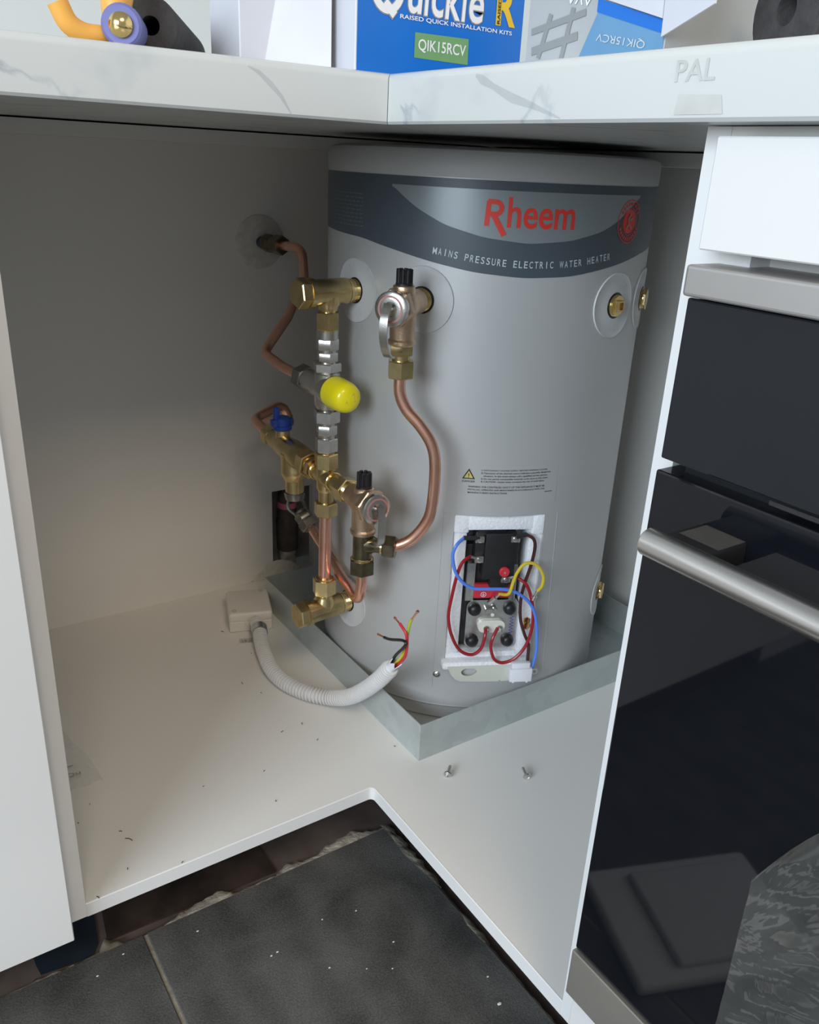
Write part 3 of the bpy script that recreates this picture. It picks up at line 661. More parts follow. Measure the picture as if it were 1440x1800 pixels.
# pressed frame round the service window
fr = stroke([(ws0-0.0135, 0.045), (ws0-0.0130, 0.2940), (ws1+0.0178, 0.2935), (ws1+0.0215, 0.090)], 0.0010)
pts = [(ws0-0.0135, 0.05+i*0.0122) for i in range(21)]; 
fr = MB().tube([onc(s, z, -0.0002) for s, z in pts], 0.0006, 6)
fr.tube([onc(ws0-0.0135+i*(ws1-ws0+0.031)/20, 0.2940, -0.0002) for i in range(21)], 0.0007, 6)
fr.tube([onc(ws1+0.0175+i*0.0004, 0.2940-i*0.012, -0.0002) for i in range(20)], 0.0006, 6)
fr.part('pressed_frame', 'heater_paint', wh)

# ports: white collars and brass plugs
def frame_at(th):
    n = Vector((math.cos(th), math.sin(th), 0)); t = Vector((-math.sin(th), math.cos(th), 0)); return n, t
def collar(deg, z, rad=0.0365):
    s0 = (R_(deg)-T0)*KR
    vs = []; fs = []; nr, ns = 6, 40
    rads = [0.0128, 0.0135, 0.022, rad-0.002, rad-0.0006, rad]; ds = [0.0, 0.0014, 0.0011, 0.0010, 0.0018, 0.0001]
    for r, d in zip(rads, ds):
        for i in range(ns):
            a = 2*math.pi*i/ns; vs.append(onc(s0+r*math.cos(a), z+r*math.sin(a), d))
    for j in range(nr-1):
        for i in range(ns):
            k = (i+1) % ns; fs.append((j*ns+i, j*ns+k, (j+1)*ns+k, (j+1)*ns+i))
    c = MB().add(vs, fs).part('port_collar', 'port_collar', wh)
    MB().lathe(onc(s0, z, 0.0002), frame_at(R_(deg))[0], [(0.0, 0.0148), (0.0012, 0.0148)], 24).part('port_seal', 'black_plastic', wh)
    for k, a0 in ((0, 50), (1, 230)):      # raised moulded marks around the rim
        mk = MB()
        for q in range(5):
            a = R_(a0+q*16); mk.join(stroke([(s0+0.0265*math.cos(a), z+0.0265*math.sin(a)), (s0+0.0300*math.cos(a), z+0.0300*math.sin(a))], 0.0016))
        bend(mk, 0.0014).part('moulded_mark', 'port_collar', c, smooth=0)
ZT, ZB = 0.5372, 0.1305
for dg, z in ((-175.6, ZT), (-147.8, 0.5387), (-80.1, ZT), (-56.0, ZT), (-176.2, ZB), (-54.2, 0.1355)): collar(dg, z)
def plug(deg, z, square):
    n, t = frame_at(R_(deg)); o = KC+n*KR+Vector((0, 0, z))
    p = MB().thread(o, n, -0.004, 0.0045, 0.0122).cyl(o, n, 0.004, 0.0055, 0.0118)
    p = p.part('brass_plug', 'brass_bright', wh)
    if square:
        q = MB().lathe(o, n, [(0.004, 0.0090), (0.0095, 0.0086), (0.0095, 0.0058), (0.0042, 0.0056)], 4, rot=R_(45)); q.part('plug_square', 'brass', p, smooth=0)
    else:
        MB().hexn(o, n, 0.004, 0.008, 0.0125).part('plug_hexagon', 'brass', p)
plug(-80.1, ZT, True); plug(-56.0, ZT, False); plug(-54.2, 0.1355, False)
# case screw
n, t = frame_at(T0-0.0654/KR); o = onc(-0.0654, 0.0695)
sc = MB().lathe(o, n, [(0.0, 0.0048), (0.0012, 0.0046), (0.0026, 0.0030), (0.0029, 0.0019), (0.0012, 0.0012)], 20).part('case_screw', 'steel', wh)

# service compartment: foam, thermostat, element
fo = MB()
fo.bevbox(-0.0562, -0.0385, 0.150, 0.1895, 0.082, 0.2935, 0.002, 2)
fo.bevbox(0.0385, 0.0556, 0.150, 0.1895, 0.082, 0.2935, 0.002, 2)
fo.bevbox(-0.0562, 0.0556, 0.150, 0.1930, 0.2725, 0.2935, 0.003, 2)
fo.bevbox(-0.0562, -0.0370, 0.150, 0.1935, 0.2690, 0.2935, 0.003, 2)
fo.bevbox(0.0390, 0.0556, 0.150, 0.1935, 0.2660, 0.2935, 0.003, 2)
fo.bevbox(-0.0562, 0.0556, 0.150, 0.1900, 0.0800, 0.1010, 0.002, 2)
fo.box(-0.0562, 0.0556, 0.140, 0.152, 0.082, 0.2935)
fo.bevbox(-0.060, 0.0545, 0.186, 0.2025, 0.0830, 0.0940, 0.003, 2)
flat(fo).part('foam_insulation', 'foam', wh, 'white expanded foam lining')
flat(MB().bevbox(-0.0375, 0.0318, 0.152, 0.1755, 0.104, 0.2475, 0.003, 2)).part('backing_board', 'bakelite', wh)
th = MB()
th.bevbox(-0.0165, 0.0228, 0.172, 0.196, 0.2080, 0.2690, 0.0015, 2)
th.bevbox(-0.0278, 0.0230, 0.172, 0.190, 0.2300, 0.2700, 0.002, 2)
th.bevbox(-0.0265, 0.0105, 0.172, 0.191, 0.2680, 0.2830, 0.002, 2)
th.bevbox(-0.0060, 0.0185, 0.172, 0.193, 0.1945, 0.2100, 0.0015, 2)
th = flat(th).part('thermostat', 'black_plastic', wh, 'black thermostat block')
flat(MB().lathe((0.0101, 0.195, 0.2186), (0, 1, 0), [(0, 0.0068), (0.003, 0.0066), (0.0042, 0.0055)], 24)).part('reset_button', 'wire_bright_red', th, 'round red reset button')
flat(MB().lathe((0.0101, 0.199, 0.2186), (0, 1, 0), [(0, 0.0016), (0.0008, 0.0015)], 12)).part('button_mark', 'pale_red_print', th)
for (u, z) in ((-0.0235, 0.2616), (0.0201, 0.2618), (-0.0225, 0.2350), (0.0132, 0.2071)):
    tp = flat(MB().bevbox(u-0.0058, u+0.0058, 0.188, 0.1965, z-0.0045, z+0.0045, 0.001, 1)).part('terminal', 'zinc', th)
    flat(MB().lathe((u, 0.1963, z), (0, 1, 0), [(0, 0.0034), (0.0016, 0.0032), (0.0019, 0.0024)], 14)).part('terminal_screw', 'steel', tp)
flat(MB().bevbox(-0.0335, -0.0215, 0.174, 0.181, 0.170, 0.2240, 0.001, 1)).part('bracket', 'zinc', wh)
flat(MB().bevbox(0.0235, 0.0315, 0.174, 0.181, 0.170, 0.2200, 0.001, 1)).part('bracket', 'zinc', wh)
rs = flat(MB().bevbox(-0.0222, 0.0239, 0.178, 0.184, 0.1755, 0.1955, 0.0008, 1)).part('earth_strip', 'wire_bright_red', wh, 'red strip with earth symbol')
sy = stroke([(-0.0105+0.0033*math.cos(a/10*math.pi), 0.1810+0.0033*math.sin(a/10*math.pi)) for a in range(20)], 0.0006, True)
sy.join(stroke([(-0.0105, 0.1832), (-0.0105, 0.1808)], 0.0006)); 
for k, w in ((0, 0.0036), (1, 0.0024), (2, 0.0012)): sy.join(stroke([(-0.0105-w/2, 0.1808-k*0.0009), (-0.0105+w/2, 0.1808-k*0.0009)], 0.0005))
sy.map(lambda v: loc(v.x, v.y, 0.1843)).part('earth_symbol', 'pure_white_print', rs, smooth=0)
# element flange with rounded corners
def rrect(x0, x1, z0, z1, r, n=5):
    out = []
    for cx, cz, a0 in ((x1-r, z1-r, 0), (x0+r, z1-r, 90), (x0+r, z0+r, 180), (x1-r, z0+r, 270)):
        for k in range(n+1): a = R_(a0+90*k/n); out.append((cx+r*math.cos(a), cz+r*math.sin(a)))
    return out
def plate(poly, w0, w1): return MB().prism(poly, w0, w1).map(lambda v: loc(v.x, v.y, v.z))
ef = plate(rrect(-0.0297, 0.0380, 0.1030, 0.1715, 0.009), 0.174, 0.1815).part('element_flange', 'zinc', wh, 'zinc plated element flange')
for (u, z) in ((-0.0198, 0.1591), (0.0259, 0.1594), (-0.0198, 0.1135), (0.0267, 0.1128)):
    b = flat(MB().lathe((u, 0.181, z), (0, 1, 0), [(0, 0.0082), (0.003, 0.0084), (0.0062, 0.0072), (0.0085, 0.0045), (0.009, 0.0010)], 24)).part('bolt', 'black_plastic', ef)
ce = plate(rrect(-0.0145, 0.0205, 0.1275, 0.1450, 0.0086), 0.181, 0.1875).part('ceramic_insulator', 'ceramic', ef, 'white ceramic insulator')
for u in (-0.0040, 0.0133):
    flat(MB().lathe((u, 0.187, 0.1345), (0, 1, 0), [(0, 0.0036), (0.0025, 0.0036), (0.003, 0.0020), (0.010, 0.0018), (0.0105, 0.001)], 16)).part('element_pin', 'nickel', ef)
flat(MB().lathe((0.0045, 0.1813, 0.1500), (0, 1, 0), [(0, 0.0024), (0.0008, 0.0024)], 16)).part('rivet', 'ceramic', ef)
lug = flat(MB().bevbox(-0.0065, 0.0035, 0.181, 0.187, 0.1550, 0.1615, 0.001, 1).bevbox(0.003, 0.0085, 0.183, 0.188, 0.158, 0.163, 0.001, 1)).part('earth_tab', 'steel', ef)
ink = stroke([(0.0310-0.0005*k, 0.1225+0.0022*k) if False else (0.0300+(0.0028 if k % 2 else -0.0022), 0.1225+0.0022*k) for k in range(14)], 0.0013)
ink.map(lambda v: loc(v.x, v.y, 0.1818)).part('ink_marking', 'blue_ink', ef, 'blue handwritten marking', smooth=0)
bt = flat(MB().thread((0.0475, 0.185, 0.1385), (0, 1, 0), 0, 0.007, 0.0052).hexn((0.0475, 0.185, 0.1455), (0, 1, 0), 0, 0.006, 0.0052)).part('earth_stud', 'brass_bright', wh)
# wires
def wire(pts, m, name, ends=(0.2, 0.2), r=0.0021, w=0.2035):
    P = []
    for i, (u, z) in enumerate(pts):
        ww = w
        if i == 0: ww = ends[0]
        if i == len(pts)-1: ww = ends[1]
        P.append(loc(u, z, ww))
    return MB().tube(catmull(P, 7), r, 10).part(name, m, wh)
wb = wire([(-0.0442, 0.2652), (-0.0542, 0.2602), (-0.0581, 0.2463), (-0.0534, 0.2250), (-0.0434, 0.2104), (-0.0296, 0.2019), (-0.0097, 0.2005), (0.0121, 0.1991), (0.0277, 0.1932), (0.0425, 0.1807), (0.0520, 0.1636), (0.0572, 0.1386), (0.0596, 0.1093), (0.0568, 0.0856)], 'wire_blue', 'wire', (0.197, 0.206), w=0.2062)
wb['label'] = 'blue wire'
flat(MB().lathe((-0.0445, 0.197, 0.2652), (1, 0, -0.03), [(0, 0.0028), (0.0155, 0.0028), (0.016, 0.0018), (0.020, 0.0016)], 12)).part('wire_sleeve', 'black_plastic', wb)
MB().lathe(loc(0.0600, 0.0795, 0.2055), RN, [(0, 0.0046), (0.0012, 0.0046), (0.0012, 0.0022), (0, 0.0022)], 20, cap=False).part('ring_terminal', 'zinc', wb)
w1 = wire([(-0.0343, 0.2406), (-0.0452, 0.2355), (-0.0505, 0.2178), (-0.0550, 0.1889), (-0.0573, 0.1612), (-0.0514, 0.1346), (-0.0397, 0.1130), (-0.0239, 0.1056), (-0.0126, 0.1139), (-0.0089, 0.1312), (-0.0070, 0.1400)], 'wire_red', 'wire', (0.197, 0.197)); w1['label'] = 'dark red wire'
flat(MB().lathe((-0.0345, 0.197, 0.2406), (1, 0, -0.3), [(0, 0.0019), (0.008, 0.0019)], 10)).part('crimp', 'zinc', w1)
w2 = wire([(0.0085, 0.1400), (0.0016, 0.1289), (0.0002, 0.1154), (0.0059, 0.0985), (0.0169, 0.0922), (0.0320, 0.0975), (0.0443, 0.1138), (0.0505, 0.1369), (0.0503, 0.1636), (0.0453, 0.1862), (0.0366, 0.2049), (0.0241, 0.2125)], 'wire_red', 'wire', (0.197, 0.197)); w2['label'] = 'dark red wire'
flat(MB().lathe((0.0245, 0.197, 0.2122), (-1, 0, -0.2), [(0, 0.0019), (0.007, 0.0019)], 10)).part('crimp', 'zinc', w2)
w3 = wire([(0.0316, 0.2693), (0.0412, 0.2639), (0.0442, 0.2516), (0.0417, 0.2284), (0.0366, 0.2049), (0.0338, 0.1828), (0.0358, 0.1546), (0.0434, 0.1313), (0.0502, 0.1155), (0.0501, 0.0950)], 'wire_brown', 'wire', (0.197, 0.204), w=0.2000); w3['label'] = 'brown wire'
flat(MB().lathe((0.0335, 0.197, 0.2688), (-1, 0, -0.25), [(0, 0.0030), (0.0135, 0.0030)], 12)).part('wire_sleeve', 'black_plastic', w3)
w4 = wire([(0.0083, 0.1854), (0.0150, 0.1944), (0.0193, 0.2108), (0.0231, 0.2234), (0.0303, 0.2340), (0.0401, 0.2356), (0.0490, 0.2301), (0.0563, 0.2172), (0.0560, 0.2045), (0.0528, 0.1953)], 'wire_yellow', 'wire', (0.192, 0.204), w=0.2080); w4['label'] = 'yellow wire'
flat(MB().lathe((0.0085, 0.1920, 0.1856), (-0.8, -0.35, -1.1), [(0, 0.0018), (0.007, 0.0018), (0.008, 0.0030), (0.020, 0.0034)], 12)).part('crimp', 'steel', w4)
flat(MB().lathe((0.0528, 0.204, 0.1955), (-0.35, 0, -1), [(0, 0.0017), (0.007, 0.0017), (0.0075, 0.0030), (0.014, 0.0030)], 10)).part('crimp', 'steel', w4)
# cream plastic foot of the compartment, with a finger hole
def flap():
    out = [(-0.0540, 0.0885), (-0.0480, 0.0760), (-0.0420, 0.0690), (-0.0350, 0.0660), (-0.0200, 0.0648), (0.0150, 0.0640), (0.0160, 0.0665), (0.0175, 0.0642), (0.0530, 0.0655), (0.0545, 0.0885)]
    hole = [(-0.0250+0.0102*math.cos(a), 0.0795+0.0062*math.sin(a)) for a in [2*math.pi*i/24 for i in range(24)]]
    bm = bmesh.new(); 
    def loop(pts):
        v = [bm.verts.new((x, y, 0)) for x, y in pts]; return [bm.edges.new((v[i], v[(i+1) % len(v)])) for i in range(len(v))]
    e = loop(out)+loop(hole); r = bmesh.ops.triangle_fill(bm, use_beauty=True, edges=e)
    bm.verts.index_update(); fs = [[v.index for v in f.verts] for f in bm.faces]; vs = [v.co.copy() for v in bm.verts]; bm.free()
    n = len(vs); mb = MB().add([(v.x, v.y, 0.2012) for v in vs]+[(v.x, v.y, 0.2032) for v in vs], [f[::-1] for f in fs]+[[i+n for i in f] for f in fs])
    no, nh = len(out), len(hole)
    mb.f += [[i, (i+1) % no, (i+1) % no+n, i+n] for i in range(no)]+[[no+i, no+(i+1) % nh, no+(i+1) % nh+n, no+i+n] for i in range(nh)]
    mb.fl += [False]*(no+nh); return mb
flap().map(lambda v: loc(v.x, v.y, v.z)).part('compartment_foot', 'cream_plastic', wh, 'cream plastic foot with oval hole', smooth=30)
tbk = flat(MB().bevbox(0.0260, 0.0552, 0.2030, 0.2140, 0.0690, 0.0880, 0.0012, 2).bevbox(0.0285, 0.0525, 0.2030, 0.2110, 0.0860, 0.0950, 0.0012, 2).bevbox(0.0300, 0.0330, 0.2030, 0.2130, 0.0668, 0.0700, 0.0006, 1).bevbox(0.0480, 0.0510, 0.2030, 0.2130, 0.0668, 0.0700, 0.0006, 1)).part('terminal_block', 'white_plastic', wh, 'white plastic terminal block')

# ------------------------------------------------------------------ pipework
SX, SY = 0.0410, 0.1960
UP = (0, 0, 1)
def V3(*a): return Vector(a)
PIPE = 0.0066

def port_tee(deg, z, drop, label, dirs):
    n, t = frame_at(R_(deg)); o = KC+n*KR+Vector((0, 0, z))
    root = thing('brass_tee', label, 'pipe fitting', o)
    b = MB().cyl(o, n, 0.013, 0.066, 0.0148, 32, 0.002)
    b.lathe(o, n, [(0.006, 0.0128), (0.010, 0.0128), (0.014, 0.0146)], 28)
    c = o+n*0.0378
    s = 1 if dirs > 0 else -1
    b.lathe(c, (0, 0, s), [(0.0, 0.0145), (0.013, 0.0138), (0.017, 0.0112), (0.020, 0.0108)], 28)
    b.part('tee_body', 'brass', root)
    MB().thread(o, n, 0.0, 0.014, 0.0131).part('thread', 'brass_bright', root)
    MB().hexn(o, n, 0.066, 0.079, 0.0172, rot=R_(12)).lathe(o, n, [(0.060, 0.0166), (0.0665, 0.0166)], 28).part('end_plug', 'brass', root)
    MB().cyl(c, (0, 0, s), 0.019, 0.026, 0.0092).part('nipple', 'brass_bright', root)
    return root, c, s
r1, c1, s1 = port_tee(-175.6, ZT, 0, 'brass tee with hexagon end plug on the upper side port of the heater', -1)
MB().hexn(c1, (0, 0, -1), 0.022, 0.042, 0.0142).cyl(c1, (0, 0, -1), 0.041, 0.0445, 0.0118).part('union_nut', 'brass', r1)

# tempering valve (nickel) with yellow cap, flow axis vertical, mixed outlet towards the wall
ZV = 0.4255
tv = thing('tempering_valve', 'nickel tempering valve with bright yellow cap in the vertical pipe stack', 'valve', (SX, SY, 0.345))
o = V3(SX, SY, 0)
b = MB().lathe(o, UP, [(0.4005, 0.0118), (0.408, 0.0155), (0.4440, 0.0155), (0.4475, 0.0125)], 32)
b.lathe((SX, SY, ZV), (0, 1, 0), [(-0.016, 0.0172), (0.010, 0.0172), (0.020, 0.0150), (0.044, 0.0140), (0.048, 0.0128)], 32)
b.lathe((SX, SY, ZV), (0, -1, 0), [(0.008, 0.0185), (0.018, 0.0190), (0.022, 0.0180)], 32)
b.part('valve_body', 'nickel', tv)
MB().lathe((SX, SY, ZV), (0, -1, 0), [(0.017, 0.0188), (0.024, 0.0192), (0.043, 0.0182), (0.050, 0.0165), (0.054, 0.0130), (0.0555, 0.0070), (0.056, 0.001)], 32).part('yellow_cap', 'yellow_cap', tv, 'bright yellow plastic cap', smooth=50)
cm = MB()
for a0, a1 in (((-0.006, -0.004), (0.0065, -0.004)), ((0.0065, -0.004), (0.004, 0.006)), ((0.004, 0.006), (-0.006, -0.004))): cm.join(stroke([a0, a1], 0.0008))
cm.map(lambda v: (SX+v.x, SY-0.0557, ZV+v.y+0.001)).part('cap_mark', 'yellow_print', tv, smooth=0)
for z0, z1, r in ((0.4850, 0.4720, 0.0138), (0.4690, 0.4580, 0.0128), (0.4572, 0.4465, 0.0172)):
    MB().hexn(o, UP, z1, z0, r, rot=R_(15)).part('union_nut', 'nickel', tv)
MB().cyl(o, UP, 0.4840, 0.4960, 0.0128).cyl(o, UP, 0.4560, 0.4730, 0.0108).part('coupling', 'nickel', tv)
for z0, z1, r in ((0.3995, 0.3850, 0.0165), (0.3815, 0.3695, 0.0130), (0.3655, 0.3480, 0.0142)):
    MB().hexn(o, UP, z1, z0, r, rot=R_(15)).part('union_nut', 'nickel', tv)
MB().cyl(o, UP, 0.3560, 0.4020, 0.0106).part('coupling', 'nickel', tv)
MB().hexn((SX, SY, ZV), (0, 1, 0), 0.048, 0.067, 0.0160, rot=R_(10)).part('outlet_nut', 'dark_nickel', tv)

# copper pipe from the tempering valve to the wall
hp = thing('copper_pipe', 'curved copper pipe from the wall flange down to the tempering valve', 'pipe', (0.05, 0.38, 0.42))
MB().tube(fillet([(0.1225, 0.492, 0.5575), (0.1330, 0.440, 0.5580), (0.1270, 0.422, 0.520), (0.0905, 0.400, 0.472), (0.0450, 0.382, 0.4300), (0.0410, 0.310, 0.4255), (SX, SY+0.060, ZV)], 0.026, 10), PIPE, 18).part('pipe', 'copper', hp)
ax = (V3(0.1235, 0.487, 0.5575)-V3(0.115, D, 0.557)).normalized()
MB().cyl((0.115, D, 0.557), ax, -0.004, 0.020, 0.0080).part('pipe_tail', 'dusty_blue', hp, 'dusty blue pipe tail at the wall')
MB().hexn((0.115, D, 0.557), ax, 0.016, 0.034, 0.0128).cyl((0.115, D, 0.557), ax, 0.032, 0.044, 0.0108).hexn((0.115, D, 0.557), ax, 0.042, 0.060, 0.0140).part('compression_fitting', 'dark_brass', hp)
fl1 = MB().lathe((0.115, D, 0.557), (0, -1, 0), [(0.0, 0.0385), (0.0018, 0.0380), (0.0030, 0.0360), (0.0030, 0.028), (0.0042, 0.024), (0.0042, 0.0085)], 56)
fl1.solo('wall_flange', 'wall_flange_plastic', 'clear round wall flange around the upper copper pipe', 'wall flange', base=(0.115, D, 0.557))
fl2 = MB().lathe((0.136, D, -0.020), (0, -1, 0), [(0.0, 0.050), (0.0018, 0.0495), (0.0030, 0.047), (0.0030, 0.03), (0.0042, 0.028), (0.0042, 0.0085)], 56)
fl2.v = [Vector((v.x, v.y, max(v.z, 0.0003))) for v in fl2.v]
fl2.solo('wall_flange', 'wall_flange_plastic', 'clear round wall flange low on the panel behind the junction box', 'wall flange', base=(0.136, D, 0.0003))

# cross fitting in the stack
ZC = 0.3147
xf = thing('brass_cross', 'brass four-way fitting joining both side valves to the vertical stack', 'pipe fitting', (SX, SY, 0.26))
b = MB().cyl(o, UP, 0.2790, 0.3450, 0.0098).lathe(o, UP, [(0.2960, 0.0100), (0.3010, 0.0122), (0.3280, 0.0122), (0.3330, 0.0100)], 28)
b.cyl((SX, SY, ZC), (0, -1, 0), -0.036, 0.042, 0.0098).lathe((SX, SY, ZC), (0, -1, 0), [(-0.018, 0.0100), (-0.012, 0.0120), (0.012, 0.0120), (0.018, 0.0100)], 28)
b.part('cross_body', 'brass', xf)
MB().hexn(o, UP, 0.3265, 0.3460, 0.0148, rot=R_(15)).cyl(o, UP, 0.3455, 0.3475, 0.0112).part('union_nut', 'brass', xf)
MB().hexn(o, UP, 0.2640, 0.2815, 0.0150, rot=R_(15)).part('union_nut', 'brass', xf)
MB().cyl((SX, SY, ZC), (0, -1, 0), 0.018, 0.021, 0.0118).part('ring', 'brass_bright', xf); MB().cyl((SX, SY, ZC), (0, 1, 0), 0.022, 0.026, 0.0118).part('ring', 'brass_bright', xf)
MB().cyl(o, UP, 0.3474, 0.3495, 0.0098).part('copper_olive', 'copper', xf)

# riser to the lower tee
r2, c2, s2 = port_tee(-176.2, ZB, 0, 'brass tee with hexagon end plug on the lower side port of the heater', 1)
MB().hexn((c2.x, c2.y, 0), UP, ZB+0.022, ZB+0.043, 0.0155, rot=R_(15)).cyl((c2.x, c2.y, 0), UP, ZB+0.042, ZB+0.0455, 0.0118).part('union_nut', 'brass', r2)
MB().lathe((c2.x, c2.y, ZB+0.0205), (-0.35, -0.93, 0), [(0.0090, 0.0024), (0.0113, 0.0023), (0.0113, 0.0014), (0.0094, 0.0013)], 12).part('vent_hole', 'brass', r2)
rp = MB().tube([(c2.x, c2.y, ZB+0.040), (SX, SY, 0.2700)], 0.0079, 22)
rp.solo('copper_pipe', 'copper', 'straight vertical copper pipe between the brass cross and the lower tee', 'pipe', base=(c2.x, c2.y, ZB+0.040))

# pressure limiting valve behind the cross
pl = thing('pressure_limiting_valve', 'brass pressure limiting valve with blue handle behind the vertical stack', 'valve', (SX, 0.29, 0.255))
q = V3(SX, SY, ZC); ax = V3(0.0, 1.0, 0.045).normalized()
b = MB().lathe(q, ax, [(0.052, 0.0120), (0.058, 0.0160), (0.070, 0.0168), (0.095, 0.0165), (0.105, 0.0150), (0.128, 0.0145), (0.136, 0.0125), (0.152, 0.0122)], 30)
qc = q+ax*0.088
b.lathe(qc, (0, -0.03, -1), [(0.0, 0.0178), (0.022, 0.0176), (0.025, 0.0182), (0.028, 0.0176), (0.034, 0.0150), (0.038, 0.0122)], 30)
b.lathe(q+ax*0.122, (0, 0, 1), [(0.006, 0.0105), (0.018, 0.0095), (0.022, 0.0090)], 24)
b.part('valve_body', 'brass', pl)
MB().cyl(qc, (0, -0.03, -1), 0.036, 0.060, 0.0124).part('drain_stub', 'brass', pl)
MB().hexn(q, ax, 0.028, 0.036, 0.0150, rot=R_(10)).hexn(q, ax, 0.038, 0.056, 0.0185, rot=R_(10)).cyl(q, ax, 0.034, 0.040, 0.0120).part('union_nut', 'brass', pl)
MB().hexn(q, ax, 0.150, 0.166, 0.0148).part('inlet_nut', 'brass', pl)
bh = MB().cyl(q+ax*0.122, (0, 0, 1), 0.021, 0.027, 0.0125, 24).cyl(q+ax*0.122, (0, 0, 1), 0.026, 0.038, 0.0105, 24)
hb = q+ax*0.122
bh.bevbox(hb.x-0.016, hb.x+0.014, hb.y-0.005, hb.y+0.005, hb.z+0.026, hb.z+0.036, 0.002, 2)
bh.bevbox(hb.x-0.0125, hb.x-0.0045, hb.y-0.004, hb.y+0.004, hb.z+0.035, hb.z+0.052, 0.002, 2)
bh.part('handle', 'blue_plastic', pl, 'blue plastic shut-off handle')
cp = MB().tube(fillet([q+ax*0.155, (0.0420, 0.414, 0.3290), (0.0930, 0.424, 0.3430), (0.1060, 0.424, 0.312), (0.118, D-0.003, 0.285)], 0.016, 8), PIPE, 16)
cp.solo('copper_pipe', 'copper', 'bent copper pipe looping from the blue-handled valve to the wall', 'pipe', base=(0.07, 0.42, 0.285))

# relief valves
def relief(name, label, axis_o, n, s_body, vx, zb, zs, s_disc, lever, s_in=0.0):
    root = thing(name, label, 'valve', (vx[0], vx[1], zb['out']))
    vo = V3(vx[0], vx[1], 0); c = V3(vx[0], vx[1], zs)
    b = MB().lathe(axis_o, n, [(s_in+0.010, 0.0110), (s_in+0.016, 0.0135), (s_body-0.010, 0.0140), (s_body-0.004, 0.0165), (s_body+0.010, 0.0165), (s_body+0.014, 0.0150)], 30)
    b.lathe(vo, UP, [(zb['out'], 0.0135), (zb['out']+0.002, 0.0150), (zb['out']+0.005, 0.0150), (zb['out']+0.007, 0.0132), (zs-0.010, 0.0138), (zs, 0.0158), (zs+0.009, 0.0130), (zs+0.012, 0.0118), (zb['stub']-0.001, 0.0115), (zb['stub'], 0.0105)], 30)
    b.part('valve_body', 'bronze', root)
    MB().thread(axis_o, n, s_in, s_in+0.013, 0.0126).part('thread', 'brass_bright', root)
    MB().hexn(axis_o, n, s_body+0.012, s_body+0.021, 0.0200, rot=R_(20)).part('bonnet', 'bronze', root)
    dp = MB().lathe(axis_o, n, [(s_body+0.020, 0.0165), (s_body+0.024, 0.0178), (s_disc, 0.0178), (s_disc+0.0012, 0.0160), (s_disc+0.0012, 0.0075), (s_disc-0.001, 0.0068)], 36).part('name_plate', 'nickel', root)
    MB().lathe(axis_o, n, [(s_disc+0.0010, 0.0138), (s_disc+0.0015, 0.0138), (s_disc+0.0015, 0.0118), (s_disc+0.0010, 0.0118)], 36, cap=False).part('plate_ring', 'pale_red_print', dp)
    MB().lathe(axis_o, n, [(s_disc-0.004, 0.0026), (s_disc+0.006, 0.0026), (s_disc+0.0065, 0.0018)], 14).part('spindle', 'steel', dp)
    k = MB()
    for i in range(8):
        a = 2*math.pi*i/8
        k.bevbox(vx[0]+0.0066*math.cos(a)-0.0018, vx[0]+0.0066*math.cos(a)+0.0018, vx[1]+0.0066*math.sin(a)-0.0018, vx[1]+0.0066*math.sin(a)+0.0018, zb['stub']+0.002, zb['cap'], 0.0005, 1)
    k.cyl(vo, UP, zb['stub']-0.001, zb['cap']-0.002, 0.0070).cyl(vo, UP, zb['stub']-0.001, zb['stub']+0.0025, 0.0092)
    k.part('knurled_cap', 'black_plastic', root, 'black knurled cap')
    # lever: flat strap that hangs down from the spindle
    n = Vector(n).normalized(); side = n.cross(Vector((0, 0, 1))).normalized(); P = [axis_o+n*(s_disc+a)+Vector((0, 0, bz_))+side*c_ for a, bz_, c_ in lever]
    P = catmull(P, 6); vs = []; fs = []; hw, ht = 0.0044, 0.0011
    for i, p_ in enumerate(P):
        tg = (P[min(i+1, len(P)-1)]-P[max(i-1, 0)]).normalized(); nr = tg.cross(side).normalized()
        for a, c_ in ((1, 1), (-1, 1), (-1, -1), (1, -1)): vs.append(p_+side*hw*a+nr*ht*c_)
    for i in range(len(P)-1):
        for k_ in range(4): fs.append((4*i+k_, 4*i+(k_+1) % 4, 4*i+4+(k_+1) % 4, 4*i+4+k_))
    fs += [(0, 1, 2, 3), tuple(4*(len(P)-1)+x for x in (3, 2, 1, 0))]
    MB().add(vs, fs).part('lever', 'nickel', root, 'silver easing lever')
    return root
VX = (0.0669, 0.0803)
nt_, _ = frame_at(R_(-147.8)); ot = KC+nt_*KR+Vector((0, 0, 0.5387))
rv = relief('relief_valve', 'bronze relief valve with black cap screwed into the heater above the bent copper pipe', ot, nt_, 0.049, VX, {'out': 0.4975, 'stub': 0.5595, 'cap': 0.5757}, 0.5387, 0.080,
            [(0.004, 0.006, 0.001), (0.008, 0.000, 0.001), (0.0125, -0.010, 0.001), (0.0130, -0.026, 0.001), (0.0075, -0.040, 0.001), (0.0, -0.048, 0.001), (-0.008, -0.050, 0.001)])
vo = V3(VX[0], VX[1], 0)
MB().hexn(vo, UP, 0.4870, 0.4985, 0.0132).cyl(vo, UP, 0.478, 0.488, 0.0098).hexn(vo, UP, 0.4625, 0.4815, 0.0150).part('outlet_nut', 'brass', rv)
EX = (SX, SY-0.090)
